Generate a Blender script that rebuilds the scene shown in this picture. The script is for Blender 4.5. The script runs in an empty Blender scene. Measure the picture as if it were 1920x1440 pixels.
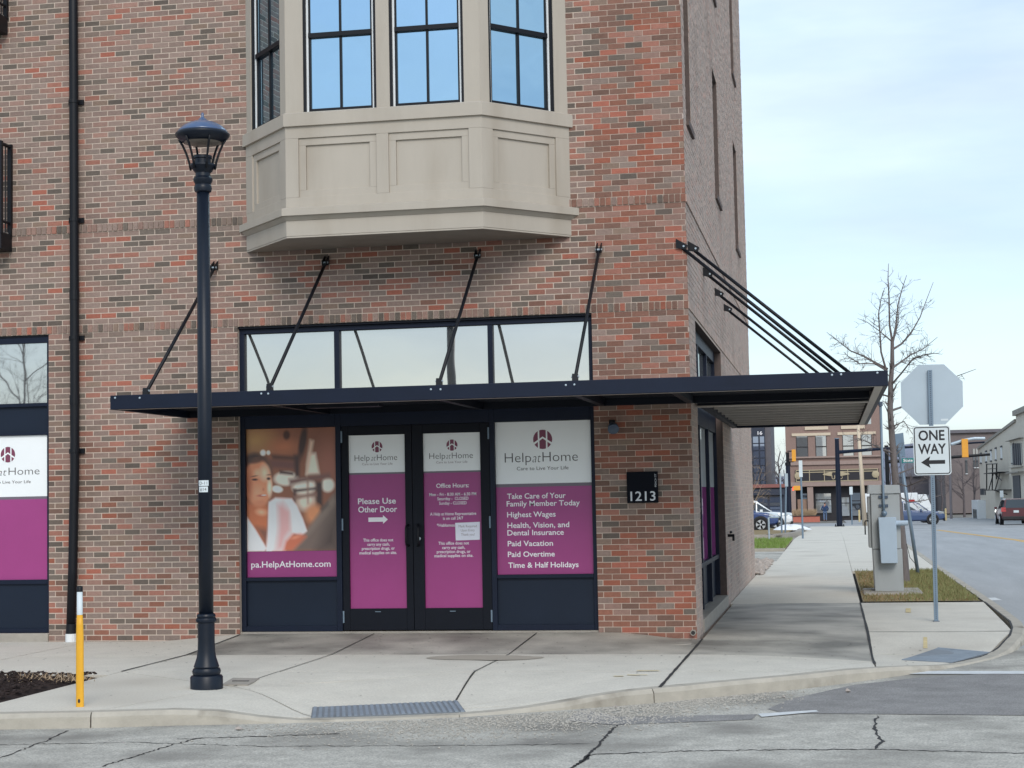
import bpy, math, random, mathutils
import numpy as np
from mathutils import Vector, Matrix

sc = bpy.context.scene
col = sc.collection
R = math.radians

# ------------------------------------------------------------------ camera
CAM = np.array([1.562, -19.516, 1.65])
F_PX = 3165.74                       # focal length in pixels of the 1920 px wide photo
_w = Vector((-0.0653, 0.1859, -0.0258))
_rot = np.array(Matrix.Rotation(_w.length, 3, _w.normalized()))
_R = _rot @ np.array([[1, 0, 0], [0, 0, -1], [0, 1, 0]], float)     # world -> (right, down, forward)
cd = bpy.data.cameras.new('camera'); cam = bpy.data.objects.new('camera', cd); col.objects.link(cam)
cd.sensor_width = 36; cd.lens = F_PX / 1920 * 36; cd.clip_start = 0.1; cd.clip_end = 6000
M = Matrix.Identity(4)
for i in range(3):
    M[i][0] = _R[0][i]; M[i][1] = -_R[1][i]; M[i][2] = -_R[2][i]; M[i][3] = CAM[i]
cam.matrix_world = M
sc.camera = cam

# ------------------------------------------------------------------ sky, sun, exposure
SUN_EL, SUN_AZ = R(36), R(160)       # soft light through thin cloud, from behind the camera
wd = bpy.data.worlds.new('World'); sc.world = wd; wd.use_nodes = True
nt = wd.node_tree; nt.nodes.clear()
def N(t, tp, **kw):
    n = t.nodes.new(tp)
    for k, v in kw.items(): setattr(n, k, v)
    return n
out = N(nt, 'ShaderNodeOutputWorld'); bg = N(nt, 'ShaderNodeBackground'); bg.inputs[1].default_value = 0.11
sky = N(nt, 'ShaderNodeTexSky'); sky.sky_type = 'NISHITA'; sky.sun_disc = False
sky.sun_elevation = SUN_EL; sky.sun_rotation = SUN_AZ; sky.air_density = 1.0; sky.dust_density = 1.2; sky.ozone_density = 1.5
tc = N(nt, 'ShaderNodeTexCoord'); mp = N(nt, 'ShaderNodeMapping'); mp.inputs['Scale'].default_value = (1, 1, 3.2)
nz = N(nt, 'ShaderNodeTexNoise'); nz.inputs['Scale'].default_value = 2.3; nz.inputs['Detail'].default_value = 6; nz.inputs['Roughness'].default_value = 0.55
cr = N(nt, 'ShaderNodeValToRGB'); cr.color_ramp.elements[0].position = 0.34; cr.color_ramp.elements[0].color = (.25, .25, .25, 1)
cr.color_ramp.elements[1].position = 0.64; cr.color_ramp.elements[1].color = (.92, .92, .92, 1)
mx = N(nt, 'ShaderNodeMixRGB'); mx.inputs[2].default_value = (5.0, 5.6, 6.25, 1)
L = nt.links.new
L(tc.outputs['Generated'], mp.inputs[0]); L(mp.outputs[0], nz.inputs[0]); L(nz.outputs['Fac'], cr.inputs[0])
nz2 = N(nt, 'ShaderNodeTexNoise'); nz2.inputs['Scale'].default_value = 4.5; nz2.inputs['Detail'].default_value = 5
mp2 = N(nt, 'ShaderNodeMapping'); mp2.inputs['Scale'].default_value = (1, 1, 5.5); mp2.inputs['Location'].default_value = (3.1, 1.7, .4)
vr = N(nt, 'ShaderNodeMapRange'); vr.inputs[1].default_value = .32; vr.inputs[2].default_value = .68; vr.inputs[3].default_value = .90; vr.inputs[4].default_value = 1.10
cm = N(nt, 'ShaderNodeVectorMath', operation='SCALE'); cm.inputs[0].default_value = (4.45, 5.35, 6.2)
L(tc.outputs['Generated'], mp2.inputs[0]); L(mp2.outputs[0], nz2.inputs[0]); L(nz2.outputs['Fac'], vr.inputs[0]); L(vr.outputs[0], cm.inputs['Scale']); L(cm.outputs[0], mx.inputs[2])
L(cr.outputs[0], mx.inputs[0]); L(sky.outputs[0], mx.inputs[1]); L(mx.outputs[0], bg.inputs[0]); L(bg.outputs[0], out.inputs[0])
sd = bpy.data.lights.new('sun', 'SUN'); sd.energy = 1.0; sd.angle = R(26); sd.color = (1, .94, .86)
so = bpy.data.objects.new('sun', sd); col.objects.link(so)
# Nishita: rotation 0 = +Y, clockwise seen from above
_d = Vector((math.sin(SUN_AZ) * math.cos(SUN_EL), math.cos(SUN_AZ) * math.cos(SUN_EL), math.sin(SUN_EL)))
so.rotation_euler = _d.to_track_quat('Z', 'Y').to_euler()
vs = sc.view_settings; vs.view_transform = 'Standard'; vs.look = 'None'; vs.gamma = 1; vs.use_curve_mapping = False
vs.exposure = 0.72
sc.cycles.max_bounces = 6; sc.cycles.use_denoising = True

rng = random.Random(7)

# ------------------------------------------------------------------ pixel -> point helpers (photo is 1920x1440)
def _ray(u, v): return _R.T @ np.array([(u - 960) / F_PX, (v - 720) / F_PX, 1])
def atX(u, v, x): d = _ray(u, v); return CAM + (x - CAM[0]) / d[0] * d
def atY(u, v, y): d = _ray(u, v); return CAM + (y - CAM[1]) / d[1] * d
def atZ(u, v, z): d = _ray(u, v); return CAM + (z - CAM[2]) / d[2] * d

# ------------------------------------------------------------------ materials
MATS = {}
def lin(r, g, b):
    f = lambda c: (c / 255 / 12.92) if c / 255 <= .04045 else ((c / 255 + .055) / 1.055) ** 2.4
    return (f(r), f(g), f(b), 1)
def pm(name, color, rough=.6, var=.12, scale=6, bump=0, bscale=60, metal=0, spec=.5, attr=None, coat=0, stretch=(1, 1, 1), dark=None, darkpos=(.45, .6), dscale=1.0, speck=0, sscale=90):
    """procedural principled material: base colour x noise variation, optional stains, fine bump"""
    m = bpy.data.materials.new(name); m.use_nodes = True; t = m.node_tree; b = t.nodes['Principled BSDF']
    b.inputs['Roughness'].default_value = rough; b.inputs['Metallic'].default_value = metal
    b.inputs['Specular IOR Level'].default_value = spec
    if coat: b.inputs['Coat Weight'].default_value = coat; b.inputs['Coat Roughness'].default_value = .08
    g = N(t, 'ShaderNodeTexCoord'); mpn = N(t, 'ShaderNodeMapping'); mpn.inputs['Scale'].default_value = stretch
    geo = N(t, 'ShaderNodeNewGeometry')
    t.links.new(geo.outputs['Position'], mpn.inputs[0])
    n1 = N(t, 'ShaderNodeTexNoise'); n1.inputs['Scale'].default_value = scale; n1.inputs['Detail'].default_value = 7; n1.inputs['Roughness'].default_value = .62
    t.links.new(mpn.outputs[0], n1.inputs[0])
    mr = N(t, 'ShaderNodeMapRange'); mr.inputs[1].default_value = .25; mr.inputs[2].default_value = .75
    mr.inputs[3].default_value = 1 - var; mr.inputs[4].default_value = 1 + var
    t.links.new(n1.outputs['Fac'], mr.inputs[0])
    mul = N(t, 'ShaderNodeVectorMath', operation='MULTIPLY')
    if attr:
        a = N(t, 'ShaderNodeAttribute', attribute_name=attr); t.links.new(a.outputs['Color'], mul.inputs[0])
    else: mul.inputs[0].default_value = color[:3]
    t.links.new(mr.outputs[0], mul.inputs[1]); src = mul.outputs[0]
    if speck:
        ns = N(t, 'ShaderNodeTexNoise'); ns.inputs['Scale'].default_value = sscale; ns.inputs['Detail'].default_value = 3; t.links.new(geo.outputs['Position'], ns.inputs[0])
        ms = N(t, 'ShaderNodeMapRange'); ms.inputs[1].default_value = .3; ms.inputs[2].default_value = .7; ms.inputs[3].default_value = 1 - speck; ms.inputs[4].default_value = 1 + speck; t.links.new(ns.outputs['Fac'], ms.inputs[0])
        m2 = N(t, 'ShaderNodeVectorMath', operation='MULTIPLY'); t.links.new(src, m2.inputs[0]); t.links.new(ms.outputs[0], m2.inputs[1]); src = m2.outputs[0]
    if dark:
        n3 = N(t, 'ShaderNodeTexNoise'); n3.inputs['Scale'].default_value = dscale; n3.inputs['Detail'].default_value = 5
        t.links.new(mpn.outputs[0], n3.inputs[0])
        r3 = N(t, 'ShaderNodeMapRange'); r3.inputs[1].default_value = darkpos[0]; r3.inputs[2].default_value = darkpos[1]
        t.links.new(n3.outputs['Fac'], r3.inputs[0])
        mx3 = N(t, 'ShaderNodeMixRGB'); mx3.inputs[2].default_value = dark
        t.links.new(r3.outputs[0], mx3.inputs[0]); t.links.new(src, mx3.inputs[1]); src = mx3.outputs[0]
    t.links.new(src, b.inputs['Base Color'])
    if bump:
        n2 = N(t, 'ShaderNodeTexNoise'); n2.inputs['Scale'].default_value = bscale; n2.inputs['Detail'].default_value = 5
        t.links.new(mpn.outputs[0], n2.inputs[0])
        bp = N(t, 'ShaderNodeBump'); bp.inputs['Strength'].default_value = bump; bp.inputs['Distance'].default_value = .01
        t.links.new(n2.outputs['Fac'], bp.inputs['Height']); t.links.new(bp.outputs[0], b.inputs['Normal'])
    MATS[name] = m
    return m
def glass(name, tint, base, fac, rough=.015, wav=.0):
    m = bpy.data.materials.new(name); m.use_nodes = True; t = m.node_tree; t.nodes.clear()
    o = N(t, 'ShaderNodeOutputMaterial'); gl = N(t, 'ShaderNodeBsdfGlossy'); gl.inputs['Roughness'].default_value = rough; gl.inputs['Color'].default_value = tint
    df = N(t, 'ShaderNodeBsdfDiffuse'); df.inputs['Color'].default_value = base; mxs = N(t, 'ShaderNodeMixShader'); mxs.inputs[0].default_value = fac
    t.links.new(df.outputs[0], mxs.inputs[1]); t.links.new(gl.outputs[0], mxs.inputs[2]); t.links.new(mxs.outputs[0], o.inputs[0])
    if wav:
        geo = N(t, 'ShaderNodeNewGeometry'); n2 = N(t, 'ShaderNodeTexNoise'); n2.inputs['Scale'].default_value = 1.3
        t.links.new(geo.outputs['Position'], n2.inputs[0]); bp = N(t, 'ShaderNodeBump'); bp.inputs['Strength'].default_value = wav; bp.inputs['Distance'].default_value = .02
        t.links.new(n2.outputs['Fac'], bp.inputs['Height']); t.links.new(bp.outputs[0], gl.inputs['Normal'])
    MATS[name] = m
    return m

pm('brick', (1, 1, 1, 1), .88, .13, 22, .6, 130, attr='Col', spec=.2, dark=lin(112, 92, 84), darkpos=(.54, 1.1), dscale=.7, speck=.10, sscale=120)
pm('mortar', lin(200, 184, 170), .95, .06, 9, .3, 90, spec=.2, dark=lin(176, 156, 142), darkpos=(.55, .85), dscale=.8)
pm('navy', lin(17, 27, 46), .5, .16, 3, .03, 40, spec=.25)
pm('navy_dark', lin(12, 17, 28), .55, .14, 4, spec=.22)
pm('navy_panel', lin(19, 31, 48), .5, .10, 2, spec=.28)
pm('black_metal', lin(14, 17, 24), .5, .2, 8, .05, 80, spec=.3)
pm('lamp_metal', lin(12, 22, 36), .4, .15, 6, .03, 60, spec=.35)
pm('taupe', lin(178, 170, 158), .6, .05, 3, .06, 30, spec=.3, stretch=(1, 1, .22), dark=lin(156, 145, 130), darkpos=(.50, .95), dscale=2.2)
pm('white_trim', lin(222, 225, 226), .5, .04, 5)
pm('film_white', lin(238, 242, 243), .35, .02, 3, spec=.5)
pm('film_pink', lin(154, 60, 124), .35, .05, 2, spec=.5)
pm('film_grey', lin(108, 100, 112), .4, .03, 3)
pm('logo', lin(122, 58, 84), .45, .03, 4)
pm('ink', lin(70, 66, 68), .6, .05, 9)
pm('ink_light', lin(150, 140, 146), .6, .05, 9)
pm('ink_white', lin(238, 236, 240), .45, .02, 9)
pm('paper', lin(226, 228, 240), .7, .03, 6)
pm('photo_print', (1, 1, 1, 1), .35, .03, 5, attr='Col', spec=.5)
pm('slab', lin(207, 202, 190), .82, .09, 2.2, .25, 120, spec=.25, speck=.10, sscale=55, dark=lin(176, 169, 157), darkpos=(.55, .80), dscale=.55)
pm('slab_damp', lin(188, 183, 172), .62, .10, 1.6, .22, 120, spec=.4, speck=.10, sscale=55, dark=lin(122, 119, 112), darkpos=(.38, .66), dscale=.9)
pm('slab_joint', lin(62, 57, 52), .95, .2, 20)
pm('kerb', lin(176, 170, 158), .88, .16, 5, .4, 70, spec=.2, dark=lin(128, 121, 110), darkpos=(.55, .72), dscale=2.2)
pm('asphalt', lin(186, 183, 174), .92, .20, 6, .9, 140, spec=.15, speck=.3, sscale=70, dark=lin(136, 133, 127), darkpos=(.46, .72), dscale=.9)
pm('asphalt_dark', lin(142, 140, 138), .9, .22, 3, .7, 160, spec=.2, speck=.3, sscale=80)
pm('side_asphalt', lin(160, 162, 163), .8, .16, 1.2, .3, 120, spec=.3, stretch=(1, .12, 1), speck=.14, sscale=40)
pm('tar', lin(48, 47, 47), .8, .2, 12)
pm('gravel', lin(172, 167, 158), .95, .35, 40, spec=.2)
pm('road_paint', lin(205, 208, 208), .8, .14, 14, .2, 90)
pm('yellow_paint', lin(222, 178, 92), .8, .14, 9)
pm('chalk_yellow', lin(206, 188, 142), .9, .2, 14)
pm('grate', lin(124, 130, 136), .6, .16, 5, .1, 60, metal=.1)
pm('ridge', lin(140, 150, 160), .55, .18, 6, .1, 60, metal=.1)
pm('galv', lin(118, 136, 152), .5, .12, 8, .05, 50, metal=.35)
pm('galv_dark', lin(70, 84, 102), .6, .1, 8)
pm('alum', lin(172, 186, 196), .42, .05, 2, metal=.3)
pm('sign_white', lin(206, 216, 220), .5, .03, 5)
pm('sign_black', lin(18, 20, 28), .5, .1, 6)
pm('cab_grey', lin(160, 166, 168), .55, .08, 3, .03, 40, stretch=(1, 1, .4), dark=lin(146, 150, 149), darkpos=(.5, .75), dscale=3)
pm('box_blue', lin(168, 186, 202), .5, .05, 3)
pm('concrete', lin(160, 154, 145), .9, .14, 7, .35, 70, spec=.2)
pm('yellow_post', lin(226, 168, 40), .5, .06, 9)
pm('soil', lin(58, 50, 48), .95, .45, 14, 1.0, 70, spec=.1)
pm('straw', lin(176, 152, 124), .9, .2, 30)
pm('lawn_base', lin(142, 130, 104), .95, .3, 6, .6, 60, spec=.1)
pm('grass', lin(122, 124, 84), .8, .35, 5, spec=.15)
pm('grass_dry', lin(140, 122, 90), .85, .3, 5, spec=.15)
pm('rock', lin(168, 158, 150), .9, .3, 9, .4, 40)
pm('bark', lin(112, 106, 105), .92, .25, 14, .6, 60, stretch=(1, 1, .3), spec=.2)
pm('bark_far', lin(104, 98, 100), .95, .2, 3, spec=.1)
pm('deck', lin(176, 169, 160), .6, .12, 4)
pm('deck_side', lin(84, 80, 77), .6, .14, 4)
pm('plaque', lin(9, 13, 23), .6, .1, 6, spec=.1)
pm('plaque_text', lin(188, 192, 196), .4, .08, 9, metal=.3)
glass('transom_glass', (.60, .61, .61, 1), (.24, .25, .25, 1), .76, wav=.06)
glass('bay_glass', (.42, .61, .74, 1), (.05, .08, .12, 1), .86, wav=.3)
glass('dark_glass', (.5, .55, .6, 1), (.02, .024, .03, 1), .45)
glass('car_glass', (.34, .40, .46, 1), (.03, .035, .04, 1), .14)

# ------------------------------------------------------------------ mesh helpers
class MB:
    def __init__(s): s.v = []; s.f = []; s.c = None
    def quad(s, *p): n = len(s.v); s.v += [tuple(map(float, q)) for q in p]; s.f.append(tuple(range(n, n + len(p)))); return s
    def box(s, x0, x1, y0, y1, z0, z1):
        n = len(s.v)
        s.v += [(x0, y0, z0), (x1, y0, z0), (x1, y1, z0), (x0, y1, z0), (x0, y0, z1), (x1, y0, z1), (x1, y1, z1), (x0, y1, z1)]
        s.f += [tuple(n + i for i in q) for q in ((0, 3, 2, 1), (4, 5, 6, 7), (0, 1, 5, 4), (1, 2, 6, 5), (2, 3, 7, 6), (3, 0, 4, 7))]
        return s
    def hexa(s, b, t):
        n = len(s.v); k = len(b); s.v += [tuple(map(float, p)) for p in b] + [tuple(map(float, p)) for p in t]
        s.f.append(tuple(n + i for i in reversed(range(k)))); s.f.append(tuple(n + k + i for i in range(k)))
        for i in range(k): j = (i + 1) % k; s.f.append((n + i, n + j, n + k + j, n + k + i))
        return s
    def prism_y(s, pts, y0, y1):           # polygon in xz (counter-clockwise seen from -Y), front at y0
        n = len(s.v); k = len(pts)
        s.v += [(p[0], y0, p[1]) for p in pts] + [(p[0], y1, p[1]) for p in pts]
        s.f.append(tuple(range(n, n + k))); s.f.append(tuple(n + k + i for i in reversed(range(k))))
        for i in range(k): j = (i + 1) % k; s.f.append((n + j, n + i, n + k + i, n + k + j))
        return s
    def tube(s, pts, r, k=8, cap=True):
        pts = [Vector(p) for p in pts]; rs = r if isinstance(r, (list, tuple)) else [r] * len(pts); n = len(s.v)
        for i, p in enumerate(pts):
            d = (pts[min(i + 1, len(pts) - 1)] - pts[max(i - 1, 0)]).normalized()
            a = d.orthogonal().normalized() if i == 0 else (a - a.dot(d) * d).normalized()
            b = d.cross(a)
            for j in range(k):
                t = 2 * math.pi * j / k; s.v.append(tuple(p + (a * math.cos(t) + b * math.sin(t)) * rs[i]))
        for i in range(len(pts) - 1):
            for j in range(k):
                q = (j + 1) % k; s.f.append((n + i * k + j, n + i * k + q, n + (i + 1) * k + q, n + (i + 1) * k + j))
        if cap: s.f.append(tuple(n + j for j in reversed(range(k)))); s.f.append(tuple(n + (len(pts) - 1) * k + j for j in range(k)))
        return s
    def lathe(s, prof, x=0, y=0, k=24):
        n = len(s.v)
        for (r, z) in prof:
            for j in range(k): t = 2 * math.pi * j / k; s.v.append((x + r * math.cos(t), y + r * math.sin(t), z))
        for i in range(len(prof) - 1):
            for j in range(k): q = (j + 1) % k; s.f.append((n + i * k + j, n + i * k + q, n + (i + 1) * k + q, n + (i + 1) * k + j))
        s.f.append(tuple(n + j for j in reversed(range(k)))); s.f.append(tuple(n + (len(prof) - 1) * k + j for j in range(k)))
        return s
    def mesh(s, name, mat=None, smooth=False):
        me = bpy.data.meshes.new(name); me.from_pydata(s.v, [], s.f)
        if mat: me.materials.append(MATS[mat])
        if s.c is not None:
            ca = me.color_attributes.new('Col', 'FLOAT_COLOR', 'POINT'); ca.data.foreach_set('color', np.array(s.c, 'f').ravel())
        if smooth: me.polygons.foreach_set('use_smooth', [True] * len(me.polygons))
        me.update(); return me
    def build(s, name, mat, parent=None, smooth=False, bevel=0, seg=2):
        o = bpy.data.objects.new(name, s.mesh(name, mat, smooth)); col.objects.link(o)
        if parent:
            o.parent = parent
            if parent in LOCAL: LOCAL.append(o)
            else: o.matrix_parent_inverse = winv(parent)
        if bevel:
            md = o.modifiers.new('bevel', 'BEVEL'); md.width = bevel; md.segments = seg; md.limit_method = 'ANGLE'; md.angle_limit = R(40)
        return o
LOCAL = []                                    # things whose parts are given in the thing's own coordinates
def winv(p):
    chain = Matrix.Identity(4)
    while p: chain = (p.matrix_parent_inverse @ p.matrix_basis if p.parent else p.matrix_basis) @ chain; p = p.parent
    return chain.inverted()
def tag(o, label, cat, group=None):
    o['label'] = label; o['category'] = cat
    if group: o['group'] = group
    return o
def struct(o): o['kind'] = 'structure'; return o
def stuff(o): o['kind'] = 'stuff'; return o
def thing(name, label, cat, loc=(0, 0, 0), rz=0, group=None):
    e = bpy.data.objects.new(name, None); col.objects.link(e); e.location = loc; e.rotation_euler = (0, 0, rz); e.empty_display_size = .2
    e.matrix_basis = Matrix.Translation(loc) @ Matrix.Rotation(rz, 4, 'Z')
    return tag(e, label, cat, group)
def local(e): LOCAL.append(e); return e
def copy_tree(o, parent=None):
    c = o.copy(); col.objects.link(c)
    if parent: c.parent = parent; c.matrix_parent_inverse = o.matrix_parent_inverse.copy()
    for ch in o.children: copy_tree(ch, c)
    return c

# text -> mesh ------------------------------------------------------------
_tc = {}
def text_mesh(s, bold=0.0, shear=0.0):
    key = (s, bold, shear)
    if key in _tc: return _tc[key]
    cu = bpy.data.curves.new('t', 'FONT'); cu.body = s; cu.size = 1; cu.offset = bold; cu.shear = shear; cu.fill_mode = 'FRONT'; cu.resolution_u = 3
    o = bpy.data.objects.new('t', cu); col.objects.link(o)
    dg = bpy.context.evaluated_depsgraph_get(); me = bpy.data.meshes.new_from_object(o.evaluated_get(dg))
    v = np.array([x.co[:2] for x in me.vertices]) if len(me.vertices) else np.zeros((1, 2)); f = [tuple(p.vertices) for p in me.polygons]
    bpy.data.objects.remove(o); bpy.data.curves.remove(cu); bpy.data.meshes.remove(me)
    _tc[key] = (v, f); return v, f
CAPH = None
def txt(parent, s, x0, x1, z, cap, y, mat, bold=0.0, shear=0.0, name='lettering', thick=.0015):
    """one line of lettering facing -Y, spread from x0 to x1, baseline z, cap height cap"""
    global CAPH
    if CAPH is None: CAPH = text_mesh('H')[0][:, 1].max()
    v, f = text_mesh(s, bold, shear); a, b = v[:, 0].min(), v[:, 0].max()
    m = MB(); m.v = [(x0 + (p[0] - a) / (b - a) * (x1 - x0), y, z + p[1] / CAPH * cap) for p in v]; m.f = f
    return m.build(name, mat, parent)
def txtpx(parent, s, ul, ur, v, cap_px, y, mat, bold=0., shear=0.):
    a = atY(ul, v, y); b = atY(ur, v, y); k = (y - CAM[1]) / F_PX
    return txt(parent, s, a[0], b[0], a[2], cap_px * k, y, mat, bold, shear)

# ================================================================== SETTING
def gz(y): return -.011 * max(0., min(y, 185.) - 40.)             # the side street falls gently away
ZR = -.12                                                         # carriageway, below the pavement
def sheet(name, xs, ys, z0, mat, parent=None):
    m = MB()
    for y in ys:
        for x in xs: m.v.append((x, y, z0 + gz(y)))
    w = len(xs)
    for j in range(len(ys) - 1):
        for i in range(w - 1): m.f.append((j * w + i, j * w + i + 1, (j + 1) * w + i + 1, (j + 1) * w + i))
    return m.build(name, mat, parent)
YS = [-300, -100, -40, -20, -10, -5, 0, 20, 40, 60, 80, 100, 120, 140, 160, 185, 260, 500, 1200, 3000]
pm('ground', lin(120, 116, 108), .95, .2, .2)
struct(sheet('ground', [-2500, -300, -60, 0, 60, 300, 2500], YS, ZR - .05, 'ground'))
front_road = struct(sheet('road', [-90, -20, -8, 0, 8, 30, 90], [-38, -20, -10, -5, 0], ZR, 'asphalt'))
side_road = struct(sheet('road', [2.8, 10, 19], [0, 20, 40, 60, 80, 100, 120, 140, 160, 185], ZR + .001, 'side_asphalt'))
cross_road = struct(sheet('road', [-90, -20, 0, 2.8], [92, 100, 118, 134], ZR + .001, 'side_asphalt'))
cross_road2 = struct(sheet('road', [19, 40, 90], [92, 100, 118, 134], ZR + .001, 'side_asphalt'))

# kerb line (outer edge, at the street) from left to right, then up the side street
KL = [(-14, -6.95), (-8, -6.92), (-5.05, -6.86), (-4.32, -6.74), (-3.67, -6.56), (-2.7, -6.38), (-2.0, -6.2), (-1.46, -6.0), (-.68, -5.5), (.02, -5.02), (.77, -4.36), (1.23, -3.95),
      (1.91, -3.15), (2.49, -2.4), (2.85, -1.85), (3.18, -1.2), (3.45, -.4), (3.66, .5), (3.78, 1.4), (3.85, 2.4), (3.87, 5), (3.87, 9), (3.84, 18), (3.84, 30), (3.84, 60), (3.84, 91)]
def sstep(a, b, x): t = max(0, min(1, (x - a) / (b - a))); return t * t * (3 - 2 * t)
def zf(x, y):
    """height of the pavement: rises a little to the doors, drops to the street at the two kerb ramps"""
    z = gz(y)
    if y <= .2:
        t = max(0, min(1, 1 + y / 1.8))
        z += .085 * t * sstep(-6.6, -5.4, x) * (1 - sstep(-1.0, .0, x))
    ra = sstep(-3.6, -2.7, x) * (1 - sstep(-1.2, .0, x)) * sstep(3.6, 6.1, -y)
    dx, dy = x - 2.8, y + 1.3
    rb = math.exp(-(dx * dx + dy * dy) / 2.2)
    return z - max(.105 * ra, .105 * min(1, rb * 1.2))
def inset(pts, d):
    o = []
    for i, p in enumerate(pts):
        a = Vector(pts[max(i - 1, 0)]); b = Vector(pts[min(i + 1, len(pts) - 1)]); t = (b - a).normalized()
        o.append((p[0] - t.y * d, p[1] + t.x * d))
    return o
KI = inset(KL, .16)
# dark bed under the slabs, showing in the joints
m = MB()
m.v = [(x, y, ZR + .003) for x, y in KI[:20]] + [(3.66, 6.2, ZR + .003), (-14, 6.2, ZR + .003)]
m.f = [tuple(range(len(m.v)))]
n = len(m.v); m.v += [(0, 6.2, -.06), (3.68, 6.2, -.06), (3.68, 40, -.06), (0, 40, -.06)]; m.f.append((n, n + 1, n + 2, n + 3))
sidewalk = struct(m.build('sidewalk', 'slab_joint'))
def slab(p, gap=.008, nu=6, nv=6, name='slab', mat='slab', lift=0., parent=None, seed=0):
    c = Vector((sum(q[0] for q in p) / 4, sum(q[1] for q in p) / 4))
    q4 = []
    for q in p:
        d = (Vector(q) - c); l = d.length; q4.append(c + d * (1 - gap * 1.5 / l))
    m = MB()
    for j in range(nv + 1):
        for i in range(nu + 1):
            s, t = i / nu, j / nv
            q = (q4[0] * (1 - s) + q4[1] * s) * (1 - t) + (q4[3] * (1 - s) + q4[2] * s) * t
            e = .004 if i in (0, nu) or j in (0, nv) else 0
            m.v.append((q.x, q.y, zf(q.x, q.y) + lift - e))
    w = nu + 1
    for j in range(nv):
        for i in range(nu): m.f.append((j * w + i, j * w + i + 1, (j + 1) * w + i + 1, (j + 1) * w + i))
    rim = [i for i in range(w)] + [j * w + nu for j in range(1, nv + 1)] + [nv * w + i for i in range(nu - 1, -1, -1)] + [j * w for j in range(nv - 1, 0, -1)]
    n = len(m.v)
    m.v += [(m.v[i][0], m.v[i][1], m.v[i][2] - .05) for i in rim]
    for i in range(len(rim)): j = (i + 1) % len(rim); m.f.append((rim[i], n + i, n + j, rim[j]))
    return m.build(name, mat, parent or sidewalk)
def kin(x):                                     # y of the kerb's inner edge at x (front part)
    for a, b in zip(KI[:-1], KI[1:]):
        if a[0] <= x <= b[0]: return a[1] + (b[1] - a[1]) * (x - a[0]) / (b[0] - a[0])
Y1, Y2 = -1.80, -3.55
for a, b in ((-14, -11.2), (-11.2, -9.3), (-9.3, -7.4), (-7.4, -5.45)):
    slab([(a, Y1 - .1), (b, Y1 - .1), (b, -.01), (a, -.01)]); slab([(a, -3.9), (b, -3.85), (b, Y1 - .1), (a, Y1 - .1)])
XB, XC, XD, XE = -3.80, -1.85, .06, 1.93
for a, b in ((-5.45, XB), (XB, XC), (XC, XD)):
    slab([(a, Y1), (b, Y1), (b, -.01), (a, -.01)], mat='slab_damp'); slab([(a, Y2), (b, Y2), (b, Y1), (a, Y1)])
slab([(-5.45, kin(-5.45)), (-4.35, kin(-4.35)), (XB, -4.85), (-5.45, Y2)], nu=8, nv=8)
slab([(-4.35, kin(-4.35)), (-3.1, kin(-3.1)), (-2.66, -6.1), (XB, -4.85)], nu=8)
slab([(XB, -4.85), (-2.66, -6.1 + .02), (-1.62, -5.6), (XC, Y2)], nu=8, nv=8)
slab([(-5.45, Y2 - .001), (XB, -4.85), (XC, Y2), (XB, Y2)], nu=4, nv=4)
slab([(-1.62, -5.6), (-.72, kin(-.72)), (XD, kin(XD)), (XD, Y2)], nu=8, nv=8)
slab([(-1.62, -5.6), (XD, Y2 - .03), (XD, Y2), (XC, Y2)], nu=4, nv=4)
slab([(-1.62, -5.62), (-1.5, kin(-1.5)), (-1.1, kin(-1.1)), (-.72, kin(-.72))], nu=4, nv=4)
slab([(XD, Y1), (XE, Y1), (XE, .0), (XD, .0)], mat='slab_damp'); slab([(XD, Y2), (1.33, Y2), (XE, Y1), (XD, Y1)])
slab([(XD, kin(XD)), (.9, kin(.9)), (1.33, Y2), (XD, Y2)])
slab([(1.33, Y2), (1.6, kin(1.6)), (XE, kin(XE)), (XE, Y1)])
slab([(XE, kin(XE)), (2.55, kin(2.55)), (3.16, kin(3.16)), (XE, -.9)], nu=10, nv=10)
slab([(XE, -.9), (3.16, kin(3.16)), (3.58, 1.0), (XE, 1.0)], nu=10, nv=10)
slab([(XE, 1.0), (3.58, 1.0), (3.70, 6.2), (XE, 6.2)], nu=8, nv=8)
for a, b in ((0, 6.2), (6.2, 11.4), (11.4, 16.6), (16.6, 22), (22, 27.4), (27.4, 33), (33, 38.6), (38.6, 46), (46, 54), (54, 64), (64, 76), (76, 91)):
    x0 = .06 if a < 1 else .01
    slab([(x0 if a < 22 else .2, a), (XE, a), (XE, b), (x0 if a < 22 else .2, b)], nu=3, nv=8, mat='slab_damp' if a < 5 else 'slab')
for a, b in ((16.3, 22), (22, 30), (30, 40), (40, 52), (52, 66), (66, 91)):
    slab([(XE, a), (3.68, a), (3.68, b), (XE, b)], nu=3, nv=8)
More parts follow.
